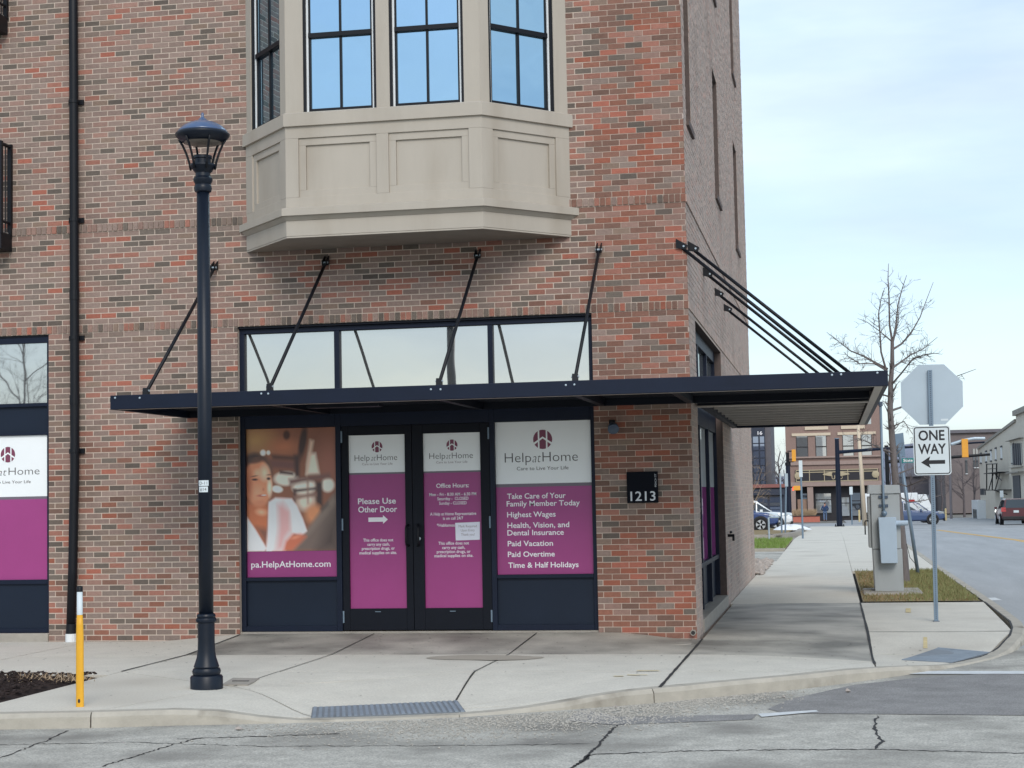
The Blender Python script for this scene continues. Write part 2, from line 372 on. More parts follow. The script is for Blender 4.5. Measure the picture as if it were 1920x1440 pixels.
# kerb stones: lengths of kerb with open joints, worn arris
def kerb_len(pts, inn, g0=.008, g1=.008):
    m = MB(); ring = []
    for i, (p, q) in enumerate(zip(pts, inn)):
        zt = zf(*q) + .002; o = Vector(p); n = Vector(q); d = (n - o)
        jig = rng.uniform(-.006, .006)
        ring.append([(o.x, o.y, ZR - .06 + gz(p[1])), (o.x + d.x * .04, o.y + d.y * .04, max(zt - .035 + jig, ZR - .05 + gz(p[1]))), (o.x + d.x * .2, o.y + d.y * .2, zt + jig * .3), (n.x, n.y, zt), (n.x, n.y, zt - .12)])
    for r in ring: m.v += r
    for i in range(len(ring) - 1):
        for j in range(4): m.f.append((i * 5 + j, (i + 1) * 5 + j, (i + 1) * 5 + j + 1, i * 5 + j + 1))
    m.f.append((0, 1, 2, 3, 4)); n = (len(ring) - 1) * 5; m.f.append((n + 4, n + 3, n + 2, n + 1, n))
    return m.build('kerb_stone', 'kerb', sidewalk)
def resample(pts, step=.3):
    o = []
    for a, b in zip(pts[:-1], pts[1:]):
        n = max(1, int((Vector(b) - Vector(a)).length / step))
        for i in range(n): o.append((a[0] + (b[0] - a[0]) * i / n, a[1] + (b[1] - a[1]) * i / n))
    return o + [pts[-1]]
def kseg(i0, i1):
    p = resample(KL[i0:i1 + 1], .25 if i1 < 22 else 2); q = inset(p, .16)
    v = Vector(p[1]) - Vector(p[0]); p[0] = tuple(Vector(p[0]) + v.normalized() * .012); q[0] = tuple(Vector(q[0]) + v.normalized() * .012)
    kerb_len(p, q)
for a, b in ((0, 3), (3, 7), (7, 9), (9, 15), (15, 19), (19, 22), (22, 25)): kseg(a, b)

def joint(P, w):
    P = [Vector(p) for p in P]; Q = []
    for a, b in zip(P[:-1], P[1:]): Q += [a.lerp(b, i / 10) for i in range(10)]
    Q.append(P[-1]); m = MB(); n = len(Q)
    for i, p in enumerate(Q):
        d = (Q[min(i + 1, n - 1)] - Q[max(i - 1, 0)]).normalized(); k = w * rng.uniform(.75, 1.25); q = Vector((-d.y, d.x)) * k
        m.v += [(p.x + q.x, p.y + q.y, zf(p.x + q.x, p.y + q.y) + .003), (p.x - q.x, p.y - q.y, zf(p.x - q.x, p.y - q.y) + .003)]
    m.f = [(2 * i, 2 * i + 1, 2 * i + 3, 2 * i + 2) for i in range(n - 1)]; return m.build('joint_seal', 'tar', sidewalk)
joint([(XD, -.02), (XD, Y1), (XD, Y2), (XD, kin(XD) - .12)], .014); joint([(XE, 6.2), (XE, 1), (XE, Y1), (XE, -2.4)], .013); joint([(XE, 1.0), (3.58, 1.0)], .010); joint([(-5.45, -.1), (-5.45, Y2)], .011)
joint([(x, y) for x, y in KI[14:20]] + [(3.71, 6.2)], .012); joint([(XB, -.05), (XB, -4.85)], .0045); joint([(XC, -.05), (XC, Y2), (-1.62, -5.6)], .005)
# grit, gum and litter specks on the slabs
m = MB()
for i in range(420):
    x, y = rng.uniform(-7.5, 3.4), -abs(rng.gauss(0, 2.2)) - .02
    if y < (kin(x) or -6) + .1: continue
    r = rng.uniform(.004, .014); n = len(m.v); z = zf(x, y) + .0042
    m.v += [(x + r * math.cos(a_) * rng.uniform(.7, 1.3), y + r * math.sin(a_) * rng.uniform(.7, 1.3), z) for a_ in (0, 1.05, 2.1, 3.14, 4.2, 5.2)]; m.f.append(tuple(range(n, n + 6)))
stuff(m.build('grit', 'tar', sidewalk))
# tactile ramp plates: ridged blue-grey castings
def ramp_plate(c, nr, label, axis):
    c = [Vector((q[0], max(q[1], kin(q[0]) + .02))) for q in c]
    z = lambda q: zf(q.x, q.y) + .003
    e = thing('ramp_plate', label, 'ramp plate', (c[0].x, c[0].y, z(c[0])))
    m = MB(); up = [(q.x, q.y, z(q)) for q in c]; m.hexa([(x, y, zz - .03) for x, y, zz in up], up); m.build('base_plate', 'grate', e)
    m = MB()
    for i in range(nr):
        s0, s1 = (i + .22) / nr, (i + .78) / nr
        if axis: P = [c[0].lerp(c[1], s0), c[0].lerp(c[1], s1), c[3].lerp(c[2], s1), c[3].lerp(c[2], s0)]
        else: P = [c[0].lerp(c[3], s0), c[1].lerp(c[2], s0), c[1].lerp(c[2], s1), c[0].lerp(c[3], s1)]
        m.hexa([(q.x, q.y, z(q)) for q in P], [(q.x, q.y, z(q) + .006) for q in P])
    stuff(m.build('ridges', 'ridge', e))
pA = [atZ(*q, -.10)[:2] for q in ((572, 1350), (856, 1345))] + [atZ(*q, -.07)[:2] for q in ((858, 1313), (586, 1322))]
ramp_plate(pA, 26, 'blue grey ridged kerb ramp plate in front of the doors', True)
pB = [atZ(*q, -.10)[:2] for q in ((1690, 1237), (1792, 1250), (1862, 1229), (1760, 1218))]
ramp_plate(pB, 20, 'blue grey ridged kerb ramp plate at the street corner', False)

# utility lids and stains on the pavement
def lid(c, label, mat='concrete'):
    p = [Vector((q[0], q[1])) for q in c]
    e = thing('utility_cover', label, 'cover', (p[0].x, p[0].y, zf(*p[0]) + .004))
    up = [(q.x, q.y, zf(q.x, q.y) + .007) for q in p]; MB().hexa([(a, b, cc - .02) for a, b, cc in up], up).build('lid', mat, e)
    c0 = sum(p, Vector((0, 0))) / 4; w = .05
    MB().box(c0.x - .08, c0.x + .08, c0.y - .012, c0.y + .012, zf(*c0) + .005, zf(*c0) + .012).build('lifting_slot', 'tar', e)
lid([atZ(*q, 0)[:2] for q in ((415, 1285), (465, 1285), (487, 1273), (437, 1272))], 'pale square utility cover beside the lamp post base')
m = MB(); c = atZ(1272, 1207, 0); m.lathe([(.0, .004), (.14, .004), (.15, .006), (.15, -.02)][::-1], c[0], c[1], 20)
o = m.build('drain_cover', 'concrete'); tag(o, 'small round drain cover in the pavement by the building corner', 'cover')
pm('stain', lin(168, 160, 147), .85, .06, 3)
def stain(c, rx, ry, seed, mat='stain'):
    r = random.Random(seed); m = MB(); pts = []
    for i in range(28):
        t = 2 * math.pi * i / 28; k = 1 + .18 * math.sin(2 * t + seed) + r.uniform(-.05, .05)
        x, y = c[0] + rx * k * math.cos(t), c[1] + ry * k * math.sin(t); pts.append((x, y, zf(x, y) + .0045))
    n = len(m.v); m.v += [(c[0], c[1], zf(*c) + .0045)] + pts
    m.f += [(0, 1 + i, 1 + (i + 1) % 28) for i in range(28)]
    return m.build('stain', mat, sidewalk)
stain(atZ(908, 1230, .02)[:2], .52, .32, 2)

# planting bed with mulch on the left
m = MB(); pts = [(-14, -6.5), (-5.62, -6.47), (-5.46, -6.2), (-5.46, -3.92), (-14, -3.95)]
for j in range(13):
    for i in range(61):
        x = -14 + (8.53) * i / 60; y = -6.5 + 2.58 * j / 12
        m.v.append((x, y, .0 + .05 * math.sin(math.pi * j / 12) * min(1, (60 - i) / 6) + rng.uniform(-.012, .022) - (.03 if j in (0, 12) or i == 60 else 0)))
for j in range(12):
    for i in range(60): m.f.append((j * 61 + i, j * 61 + i + 1, (j + 1) * 61 + i + 1, (j + 1) * 61 + i))
bed = struct(m.build('planting_bed', 'soil'))
m = MB()
for i in range(1500):
    x, y = rng.uniform(-7.6, -5.5), rng.uniform(-6.45, -3.95); a = rng.uniform(0, 6.3); l = rng.uniform(.01, .04); w = l * .35; z = .035 + .04 * math.sin(math.pi * (y + 6.5) / 2.58) * min(1, (-5.5 - x) / .7)
    dx, dy = math.cos(a), math.sin(a); t = rng.uniform(-.01, .02)
    m.hexa([(x - dx * l - dy * w, y - dy * l + dx * w, z - .01), (x + dx * l - dy * w, y + dy * l + dx * w, z - .01 + t), (x + dx * l + dy * w, y + dy * l - dx * w, z - .01 + t), (x - dx * l + dy * w, y - dy * l - dx * w, z - .01)],
           [(x - dx * l - dy * w, y - dy * l + dx * w, z), (x + dx * l - dy * w, y + dy * l + dx * w, z + t), (x + dx * l + dy * w, y + dy * l - dx * w, z + t), (x - dx * l + dy * w, y - dy * l - dx * w, z)])
stuff(tag(m.build('mulch', 'soil'), 'dark bark mulch spread over the planting bed', 'mulch'))
m = MB(); c = atZ(95, 1272, .05)
for i in range(140):
    a = rng.uniform(0, 6.3); x, y = c[0] + rng.gauss(0, .22), c[1] + rng.gauss(0, .08); l = rng.uniform(.06, .16); h = rng.uniform(.02, .1)
    m.quad((x, y, .03), (x + .008, y, .03), (x + math.cos(a) * l, y + math.sin(a) * l, .03 + h))
stuff(tag(m.build('dry_grass', 'straw'), 'clump of dry straw coloured grass in the mulch bed', 'grass'))
# slab strip between bed and kerb
slab([(-14, -6.79), (-5.45, kin(-5.45)), (-5.45, -6.47), (-14, -6.5)], nu=6, nv=2)

# ---- carriageway details
def decal(pts, z, name, mat, parent):
    m = MB(); m.quad(*[(p[0], p[1], z + gz(p[1])) for p in pts]); return m.build(name, mat, parent)
def px_poly(pp, z): return [tuple(atZ(u, v, z)[:2]) for u, v in pp]
decal(px_poly([(1480, 1312), (1440, 1330), (1470, 1338), (1920, 1342), (2050, 1330), (2050, 1268), (1890, 1262), (1730, 1270), (1600, 1285)], ZR), ZR + .004, 'asphalt_patch', 'asphalt_dark', front_road)
decal(px_poly([(1690, 1259.5), (1676, 1265), (2000, 1265), (2000, 1259.5)], ZR), ZR + .008, 'stop_line', 'road_paint', front_road)
decal(px_poly([(1421, 1340), (1428, 1346), (1535, 1336), (1530, 1333)], ZR), ZR + .008, 'stop_line', 'road_paint', front_road)
decal(px_poly([(1060, 1352), (1090, 1330), (1160, 1345), (1420, 1340), (1410, 1350), (1150, 1360)], ZR), ZR + .004, 'asphalt_patch', 'asphalt_dark', front_road)
def crack(pp, w, name='crack', mat='tar', parent=None, z=None):
    pts = []
    for a, b in zip(pp[:-1], pp[1:]):
        n = max(2, int(abs(b[0] - a[0]) / 9) + int(abs(b[1] - a[1]) / 3))
        for i in range(n): t = i / n; pts.append((a[0] + (b[0] - a[0]) * t + rng.uniform(-3, 3), a[1] + (b[1] - a[1]) * t + rng.uniform(-1, 1)))
    pts.append(pp[-1]); P = [Vector(atZ(u, v, ZR)[:2]) for u, v in pts]; m = MB(); n = len(P)
    for i, p in enumerate(P):
        d = (P[min(i + 1, n - 1)] - P[max(i - 1, 0)]).normalized(); q = Vector((-d.y, d.x)); k = w * rng.uniform(.4, 1.3) * (1 if 0 < i < n - 1 else .2)
        m.v += [(p.x + q.x * k, p.y + q.y * k, ZR + .003), (p.x - q.x * k, p.y - q.y * k, ZR + .003)]
    m.f = [(2 * i, 2 * i + 1, 2 * i + 3, 2 * i + 2) for i in range(n - 1)]
    return m.build(name, mat, parent or front_road)
crack([(1070, 1442), (1110, 1415), (1300, 1408), (1640, 1405), (1920, 1413), (2000, 1412)], .011)
crack([(1080, 1436), (1110, 1410), (1165, 1350), (1150, 1340)], .013)
crack([(1640, 1405), (1655, 1390), (1640, 1370), (1645, 1342)], .011)
crack([(0, 1422), (80, 1392), (130, 1370)], .009); crack([(190, 1438), (330, 1395), (380, 1383)], .010)
crack([(-60, 1398), (250, 1392), (500, 1400), (900, 1398), (1110, 1395)], .007)
crack([(330, 1386), (520, 1380), (640, 1376)], .012)
crack([(1165, 1350), (1250, 1346), (1400, 1345)], .016)
# loose chippings in the gutter
m = MB()
def pebble(m, x, y, z, r):
    n = len(m.v); a = rng.uniform(0, 6.3); sx, sy, sz = r * rng.uniform(.7, 1.3), r * rng.uniform(.7, 1.3), r * rng.uniform(.5, .9)
    for dx, dy, dz in ((1, 0, 0), (0, 1, 0), (-1, 0, 0), (0, -1, 0), (.2, .1, 1), (0, 0, -.6)):
        X, Y_ = dx * sx, dy * sy; m.v.append((x + X * math.cos(a) - Y_ * math.sin(a), y + X * math.sin(a) + Y_ * math.cos(a), z + dz * sz))
    m.f += [(n + i, n + (i + 1) % 4, n + 4) for i in range(4)] + [(n + (i + 1) % 4, n + i, n + 5) for i in range(4)]
for i in range(7000):
    t = rng.uniform(0, 1) ** .9; k = t * 12.2
    u = 330 + 1190 * rng.betavariate(3.2, 2.0); vb = np.interp(u, [0, 330, 560, 860, 1060, 1225, 1400, 1520, 1640], [1366, 1360, 1356, 1346, 1333, 1318, 1300, 1290, 1275])
    p = atZ(u, vb + 2 + abs(rng.gauss(0, 1)) * (18 if u < 1300 else 11), ZR)
    pebble(m, p[0], p[1], ZR + .004, rng.uniform(.004, .011))
stuff(tag(m.build('gravel', 'gravel'), 'loose grey chippings washed into the gutter along the kerb', 'gravel'))
for (u, v, r) in ((1590, 1299, .035), (448, 1370, .03), (1155, 1327, .018), (1470, 1309, .02)):
    p = atZ(u, v, ZR); m = MB(); pebble(m, 0, 0, 0, r); o = m.build('stone', 'rock'); o.location = (p[0], p[1], ZR + r * .5)
    tag(o, {1590: 'pale flat stone lying on the dark asphalt patch', 448: 'small dark stone on the road below the lamp post', 1155: 'tiny stone in the gutter chippings', 1470: 'small stone against the kerb by the dark patch'}[u], 'stone')
# side street markings: double yellow line bending to the left far away, stop line, crosswalk
for off in (-.09, .09):
    P = [(8.6 + off, 2), (8.25 + off, 20), (7.85 + off, 36), (7.74 + off, 40), (7.5 + off, 49), (7.2 + off, 60), (6.95 + off, 72)]
    m = MB()
    for x, y in P: m.v += [(x - .055, y, ZR + .006 + gz(y)), (x + .055, y, ZR + .006 + gz(y))]
    m.f = [(2 * i, 2 * i + 1, 2 * i + 3, 2 * i + 2) for i in range(len(P) - 1)]; m.build('centre_line', 'yellow_paint', side_road)
decal([(4.1, 74.2), (11.8, 74.2), (11.8, 75), (4.1, 75)], ZR + .006, 'stop_line', 'road_paint', side_road)
decal([(4.1, 79), (18.5, 79), (18.5, 79.5), (4.1, 79.5)], ZR + .006, 'crosswalk_line', 'road_paint', side_road)
decal([(4.1, 83), (18.5, 83), (18.5, 83.5), (4.1, 83.5)], ZR + .006, 'crosswalk_line', 'road_paint', side_road)
decal(px_poly([(1834, 1122), (1842, 1127), (1880, 1126), (1866, 1121)], ZR), ZR + .005, 'stop_line', 'road_paint', side_road)
# survey spray marks on the pavement
def spray(u, v, du, dv, z=0):
    p = [atZ(u - du, v + dv, z), atZ(u + du, v + dv, z), atZ(u + du * .9, v - dv, z), atZ(u - du * .9, v - dv, z)]
    MB().quad(*[(q[0], q[1], zf(q[0], q[1]) + .005) for q in p]).build('paint_mark', 'chalk_yellow', sidewalk)
spray(1735, 1206, 4, 6, -.06); spray(1703, 1145, 5, 4); spray(1215, 1258, 22, .5); spray(1195, 1266, 20, .4); spray(1160, 1268, 10, .4)

# verge beside the side street
m = MB()
vx = [(1.97, 6.25), (3.66, 6.25), (3.69, 16.2), (1.97, 16.2)]
m.quad(*[(x, y, .01) for x, y in vx]); verge = struct(m.build('verge', 'lawn_base'))
def grass(name, label, mat, n, fx, h=(.03, .08)):
    m = MB()
    for i in range(n):
        x, y, z = fx(); a = rng.uniform(0, 6.3); w = rng.uniform(.004, .008) ; l = rng.uniform(*h); dx, dy = math.cos(a) * l * .6, math.sin(a) * l * .6
        m.quad((x - w, y, z), (x + w, y, z), (x + dx, y + dy, z + l))
    return stuff(tag(m.build(name, mat), label, 'grass'))
def fg():
    while True:
        x, y = rng.uniform(2.0, 3.64), rng.uniform(6.28, 16.1)
        if x > 2.5 + .6 * rng.random() or rng.random() < .12: return x, y, .01
grass('grass', 'short green grass on the verge beside the side street kerb', 'grass', 6000, fg)
grass('dry_grass', 'dry brown grass and leaf litter on the verge around the cabinet', 'grass_dry', 6000, lambda: (rng.uniform(1.99, 3.6), rng.uniform(6.28, 15.5), .008), (.02, .05))
# river rocks at the back corner of the building, drive, lawn and lot beyond
m = MB(); m.quad((-9, 14.9, -.01), (.02, 14.9, -.01), (.2, 22, -.01), (-9, 22, -.01)); struct(m.build('gravel_bed', 'soil'))
m = MB()
for i in range(1400): pebble(m, rng.uniform(-2.2, .12), rng.uniform(15.0, 21.9), rng.uniform(.0, .04), rng.uniform(.05, .11))
stuff(tag(m.build('river_rocks', 'rock'), 'bed of pale rounded rocks at the back corner of the building', 'rocks'))
struct(MB().quad((-30, 22, -.012), (.2, 22, -.012), (.2, 29, -.012), (-30, 29, -.012)).build('driveway', 'asphalt'))
struct(MB().quad((-30, 29.4, .02), (.2, 30.2, .02), (.2, 41, .02), (-30, 41, .02)).build('lawn', 'lawn_base'))
o = MB().hexa([(-30, 28.6, -.05), (.15, 30.0, -.05), (.2, 30.25, -.05), (-30, 28.9, -.05)], [(-30, 28.6, .1), (.1, 30.0, .04), (.2, 30.25, .04), (-30, 28.9, .1)]).build('kerb', 'kerb'); struct(o)
pm('grass_far', lin(112, 138, 66), .9, .25, 4)
grass('grass', 'bright green lawn strip beyond the driveway', 'grass_far', 9000, lambda: (rng.uniform(-5, .18), rng.uniform(30.4, 41), .02), (.05, .12))
struct(sheet('parking_lot', [-40, -10, .2], [41, 50, 60, 70, 80, 91], -.03, 'concrete'))
o = MB().hexa([(-30, 44, -.1), (-.6, 44, -.1), (-.6, 44.3, -.1), (-30, 44.3, -.1)], [(-30, 44, .1), (-.6, 44, .1), (-.6, 44.3, .1), (-30, 44.3, .1)]).build('kerb', 'concrete'); struct(o)
m = MB(); P = [(-.6, 44), (-.1, 46), (.3, 52), (.2, 60), (.25, 72)]
for (x, y) in P: m.v += [(x, y, gz(y) - .1), (x, y, gz(y) + .16), (x - .25, y, gz(y) + .16), (x - .25, y, gz(y) - .1)]
for i in range(len(P) - 1):
    for j in range(3): m.f.append((4 * i + j, 4 * i + 4 + j, 4 * i + 5 + j, 4 * i + 1 + j))
struct(m.build('kerb', 'concrete'))
struct(sheet('island', [-20, -.3], [44.3, 50, 60, 72], .1, 'grass_dry'))

# ================================================================== CORNER BUILDING
building = thing('brick_building', 'tall corner building of mixed red and grey brick with a cream bay window', 'building', (-4.3, 7, 0))
LSZ, USZ, RC, RL = 3.795, 5.047, .0677, .1016
GLS = .115                                           # plane of the shop glass behind the brick face
OPEN_F = [(-5.488, -1.133, -.2, LSZ), (-20, -7.956, .10, LSZ), (-5.30, -1.40, 4.74, 20)]
OPEN_S = [(.98, 5.82, .05, 3.765), (.42, 1.15, 6.12, 8.05), (5.55, 6.62, 6.12, 8.05), (11.0, 12.15, 6.14, 8.07), (.42, 1.15, 9.35, 11.4), (5.55, 6.62, 9.35, 11.4), (11.2, 12.2, 9.4, 11.5)]
# mortar plane (the wall itself) built as panels round the openings
def panels(open_, lo, hi, z0, z1):
    xs = sorted({lo, hi} | {min(max(v, lo), hi) for o in open_ for v in o[:2]}); zs = sorted({z0, z1} | {min(max(v, z0), z1) for o in open_ for v in o[2:]}); r = []
    for a, b in zip(xs[:-1], xs[1:]):
        for c, d in zip(zs[:-1], zs[1:]):
            x, z = (a + b) / 2, (c + d) / 2
            if not any(o[0] < x < o[1] and o[2] < z < o[3] for o in open_): r.append((a, b, c, d))
    return r
JD = .003
m = MB()
for a, b, c, d in panels(OPEN_F, -20, -.006, -.3, 13): m.quad((a, JD, c), (b, JD, c), (b, JD, d), (a, JD, d))
for a, b, c, d in panels(OPEN_S, .006, 15.05, -.3, 13): m.quad((-JD, a, c), (-JD, b, c), (-JD, b, d), (-JD, a, d))
# reveals of the openings
for (a, b, c, d) in OPEN_F[:2]:
    m.quad((b, JD, c), (b, .3, c), (b, .3, d), (b, JD, d)); m.quad((a, .3, c), (a, JD, c), (a, JD, d), (a, .3, d)); m.quad((a, JD, d), (b, JD, d), (b, .3, d), (a, .3, d))
for (a, b, c, d) in OPEN_S:
    k = -.28
    m.quad((-JD, a, c), (k, a, c), (k, a, d), (-JD, a, d)); m.quad((k, b, c), (-JD, b, c), (-JD, b, d), (k, b, d)); m.quad((-JD, a, d), (k, a, d), (k, b, d), (-JD, b, d)); m.quad((-JD, b, c), (k, b, c), (k, a, c), (-JD, a, c))
m.quad((-20, 15.05, -.3), (-.008, 15.05, -.3), (-.008, 15.05, 13), (-20, 15.05, 13)); m.quad((-20, JD, 13), (-.008, JD, 13), (-.008, 15.05, 13), (-20, 15.05, 13))
wall = m.build('wall', 'mortar', building)
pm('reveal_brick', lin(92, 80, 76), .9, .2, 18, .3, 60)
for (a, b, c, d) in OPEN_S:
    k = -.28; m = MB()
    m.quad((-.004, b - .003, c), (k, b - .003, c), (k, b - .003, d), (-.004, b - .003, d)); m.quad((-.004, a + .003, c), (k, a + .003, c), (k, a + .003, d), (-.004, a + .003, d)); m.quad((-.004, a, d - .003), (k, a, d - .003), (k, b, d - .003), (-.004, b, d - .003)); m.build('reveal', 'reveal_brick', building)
# rooms behind the openings stay dark
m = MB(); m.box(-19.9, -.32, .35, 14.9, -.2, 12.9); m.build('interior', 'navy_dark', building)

PAL = [lin(*c) for c in ((161, 140, 130), (154, 133, 124), (167, 146, 136), (151, 136, 127), (172, 139, 127), (177, 138, 125), (163, 132, 121), (184, 124, 107), (190, 112, 92), (178, 120, 104),
                         (114, 108, 100), (104, 99, 92), (123, 116, 107), (96, 92, 86), (152, 131, 116), (140, 124, 114),
                         (158, 110, 94), (168, 108, 89), (180, 102, 80), (150, 108, 94), (140, 104, 91), (128, 98, 87))]
PAL = [tuple(c[i] * .80 + lin(154, 131, 120)[i] * .20 for i in range(3)) + (1,) for c in PAL[:16]] + [tuple(c[i] * .74 + lin(146, 112, 98)[i] * .26 for i in range(3)) + (1,) for c in PAL[16:]]
PAL = [tuple(v * .80 for v in c[:3]) + (1,) for c in PAL[:16]] + [(c[0] * .76, c[1] * .82, c[2] * .84, 1) for c in PAL[16:]]
W_MAIN = [11, 11, 10, 9, 7, 6, 6, 3.2, 2.2, 3.2, 4, 3.6, 4, 2, 4, 6, 0, 0, 0, 0, 0, 0]
W_RED = [.6, 1, .3, 1, 1, 1, 3, 3, 2.5, 4, 1, 1, 1.5, .6, 2, 4, 9, 9, 6, 9, 7, 4]
bx = []          # (axis, s0, s1, z0, z1, proud, palette index)
def pick(axis, s, z):
    red = sstep(-1.5, -1.0, s) * .93 if axis == 0 else 0
    if axis == 0 and z < 2.4: red = max(red, .25)
    if axis == 0 and -5.3 < s < -1.3 and 3.8 < z < 4.75: red = max(red, .15)
    w = W_RED if rng.random() < red else W_MAIN
    return rng.choices(range(len(PAL)), w)[0]
def course(axis, lo, hi, z0, h, k, unit, open_, proud):
    s = lo - (unit / 2 if k % 2 else 0) + (rng.uniform(-.004, .004))
    while s < hi:
        g_ = .0036 if axis == 0 and s > -1.25 and unit > .1 else .0058; a, b = s + g_, s + unit - g_; s += unit
        a, b = max(a, lo), min(b, hi)
        if b - a < .025: continue
        segs = [(a, b)]
        for o in open_:
            if o[2] < z0 + h / 2 < o[3]:
                ns = []
                for p, q in segs:
                    if q <= o[0] or p >= o[1]: ns.append((p, q)); continue
                    if p < o[0] - .02: ns.append((p, o[0]))
                    if q > o[1] + .02: ns.append((o[1], q))
                segs = ns
        for p, q in segs: bx.append((axis, p, q, z0 + g_, z0 + h - g_, proud + rng.uniform(-.0015, .0025), pick(axis, p, z0)))
for axis, lo, hi, op, top in ((0, -9.6, 0, OPEN_F, 9.2), (1, .0, 15.05, OPEN_S, 12.6)):
    rev = -1 if axis == 0 else 1
    k = 0; z = LSZ - RC
    while z > -.14: course(axis, lo, hi, z, RC, k, .2032, op, 0); z -= RC; k += 1
    course(axis, lo, hi, LSZ, RL, 0, .0677, op, .010)
    z = LSZ + RL; k = 0
    while z < USZ - .01: course(axis, lo, hi, z, RC, k, .2032, op, 0); z += RC; k += 1
    course(axis, lo, hi, USZ, RL, 0, .0677, op, .014)
    z = USZ + RL; k = 0
    while z < top: course(axis, lo, hi, z, RC, k, .2032, op, 0); z += RC; k += 1
def bdist(b):
    c = Vector(((b[1] + b[2]) / 2, 0, (b[3] + b[4]) / 2)) if b[0] == 0 else Vector((0, (b[1] + b[2]) / 2, (b[3] + b[4]) / 2))
    return (c - Vector(CAM)).length if b[0] == 0 and c.x > -8.8 and not (-5.5 < c.x < -1.1 and c.z > 4.6) else 1e3
bx.sort(key=bdist)
near, rest = bx[:300], bx[300:]
QF = ((0, 1, 2, 3), (1, 5, 6, 2), (4, 0, 3, 7), (3, 2, 6, 7), (4, 5, 1, 0))
def brick_verts(b):
    ax, s0, s1, z0, z1, pr, ci = b; e = .012
    if ax == 0: return [(s0, -pr, z0), (s1, -pr, z0), (s1, -pr, z1), (s0, -pr, z1), (s0, e, z0), (s1, e, z0), (s1, e, z1), (s0, e, z1)]
    return [(pr, s0, z0), (pr, s1, z0), (pr, s1, z1), (pr, s0, z1), (-e, s0, z0), (-e, s1, z0), (-e, s1, z1), (-e, s0, z1)]
m = MB(); m.c = []
for b in rest:
    n = len(m.v); m.v += brick_verts(b); m.f += [tuple(n + i for i in q) for q in QF]
    c = PAL[b[6]]; j = rng.uniform(.92, 1.08)
    if b[0] == 1: g = .62; c = tuple(c[i] * (1 - g) + lin(200, 185, 175)[i] * g for i in range(3))      # side bricks paled: the light on that wall is put into their colour
    m.c += [(c[0] * j, c[1] * j, c[2] * j, 1)] * 8
stuff(m.build('brickwork', 'brick', wall))
bm_ = {}
for b in near:
    ci = b[6]
    if ci not in bm_:
        mm = MB(); mm.v = [(-.5, 0, -.5), (.5, 0, -.5), (.5, 0, .5), (-.5, 0, .5), (-.5, 1, -.5), (.5, 1, -.5), (.5, 1, .5), (-.5, 1, .5)]
        mm.f = list(QF); mm.c = [tuple(PAL[ci][:3]) + (1,)] * 8; bm_[ci] = mm.mesh('brick', 'brick')
    o = bpy.data.objects.new('brick', bm_[ci]); col.objects.link(o); o.parent = wall; o.matrix_parent_inverse = winv(wall)
    o.location = ((b[1] + b[2]) / 2, -b[5], (b[3] + b[4]) / 2); o.scale = (b[2] - b[1], b[5] + .012, b[4] - b[3])
# steel lintels over the shop openings
MB().box(-5.488, -1.133, .02, .26, LSZ - .028, LSZ - .003).build('lintel', 'navy_dark', building)
MB().box(-20, -7.956, .02, .26, LSZ - .028, LSZ - .003).build('lintel', 'navy_dark', building)

# ---------------------------------------------------- main shop front
def bars(name, mat, boxes, y0, y1, parent, bevel=.004):
    m = MB()
    for (a, b, c, d) in boxes: m.box(a, b, y0, y1, c, d)
    return m.build(name, mat, parent, bevel=bevel)
FY0, FY1 = .06, .2
XL, XR, ZT = -5.487, -1.134, LSZ - .03
frame = bars('shop_frame', 'navy', [(XL, XR, 3.708, ZT), (XL, -5.427, .10, 3.7075), (-1.186, XR, .10, 3.7075), (-4.287, -4.222, .10, 3.7075), (-2.394, -2.334, .10, 3.7075),
                             (-5.426, -4.288, 2.55, 2.80), (-4.221, -2.395, 2.55, 2.80), (-2.333, -1.187, 2.55, 2.80), (-5.426, -4.288, .706, .748), (-2.333, -1.187, .706, .748),
                             (-5.426, -4.288, .10, .165), (-2.333, -1.187, .10, .165)], FY0, FY1, building)
for a, b in ((-5.427, -4.287), (-4.222, -2.394), (-2.334, -1.186)):
    MB().box(a, b, GLS, GLS + .02, 2.795, 3.71).build('transom_pane', 'transom_glass', building)
for a, b in ((-5.427, -4.287), (-2.334, -1.186)):
    p = MB().box(a, b, GLS - .01, GLS + .02, .16, .71).build('kick_panel', 'navy_panel', building)
MB().box(-5.49, -1.13, .03, .3, -.05, .098).build('threshold', 'concrete', building)
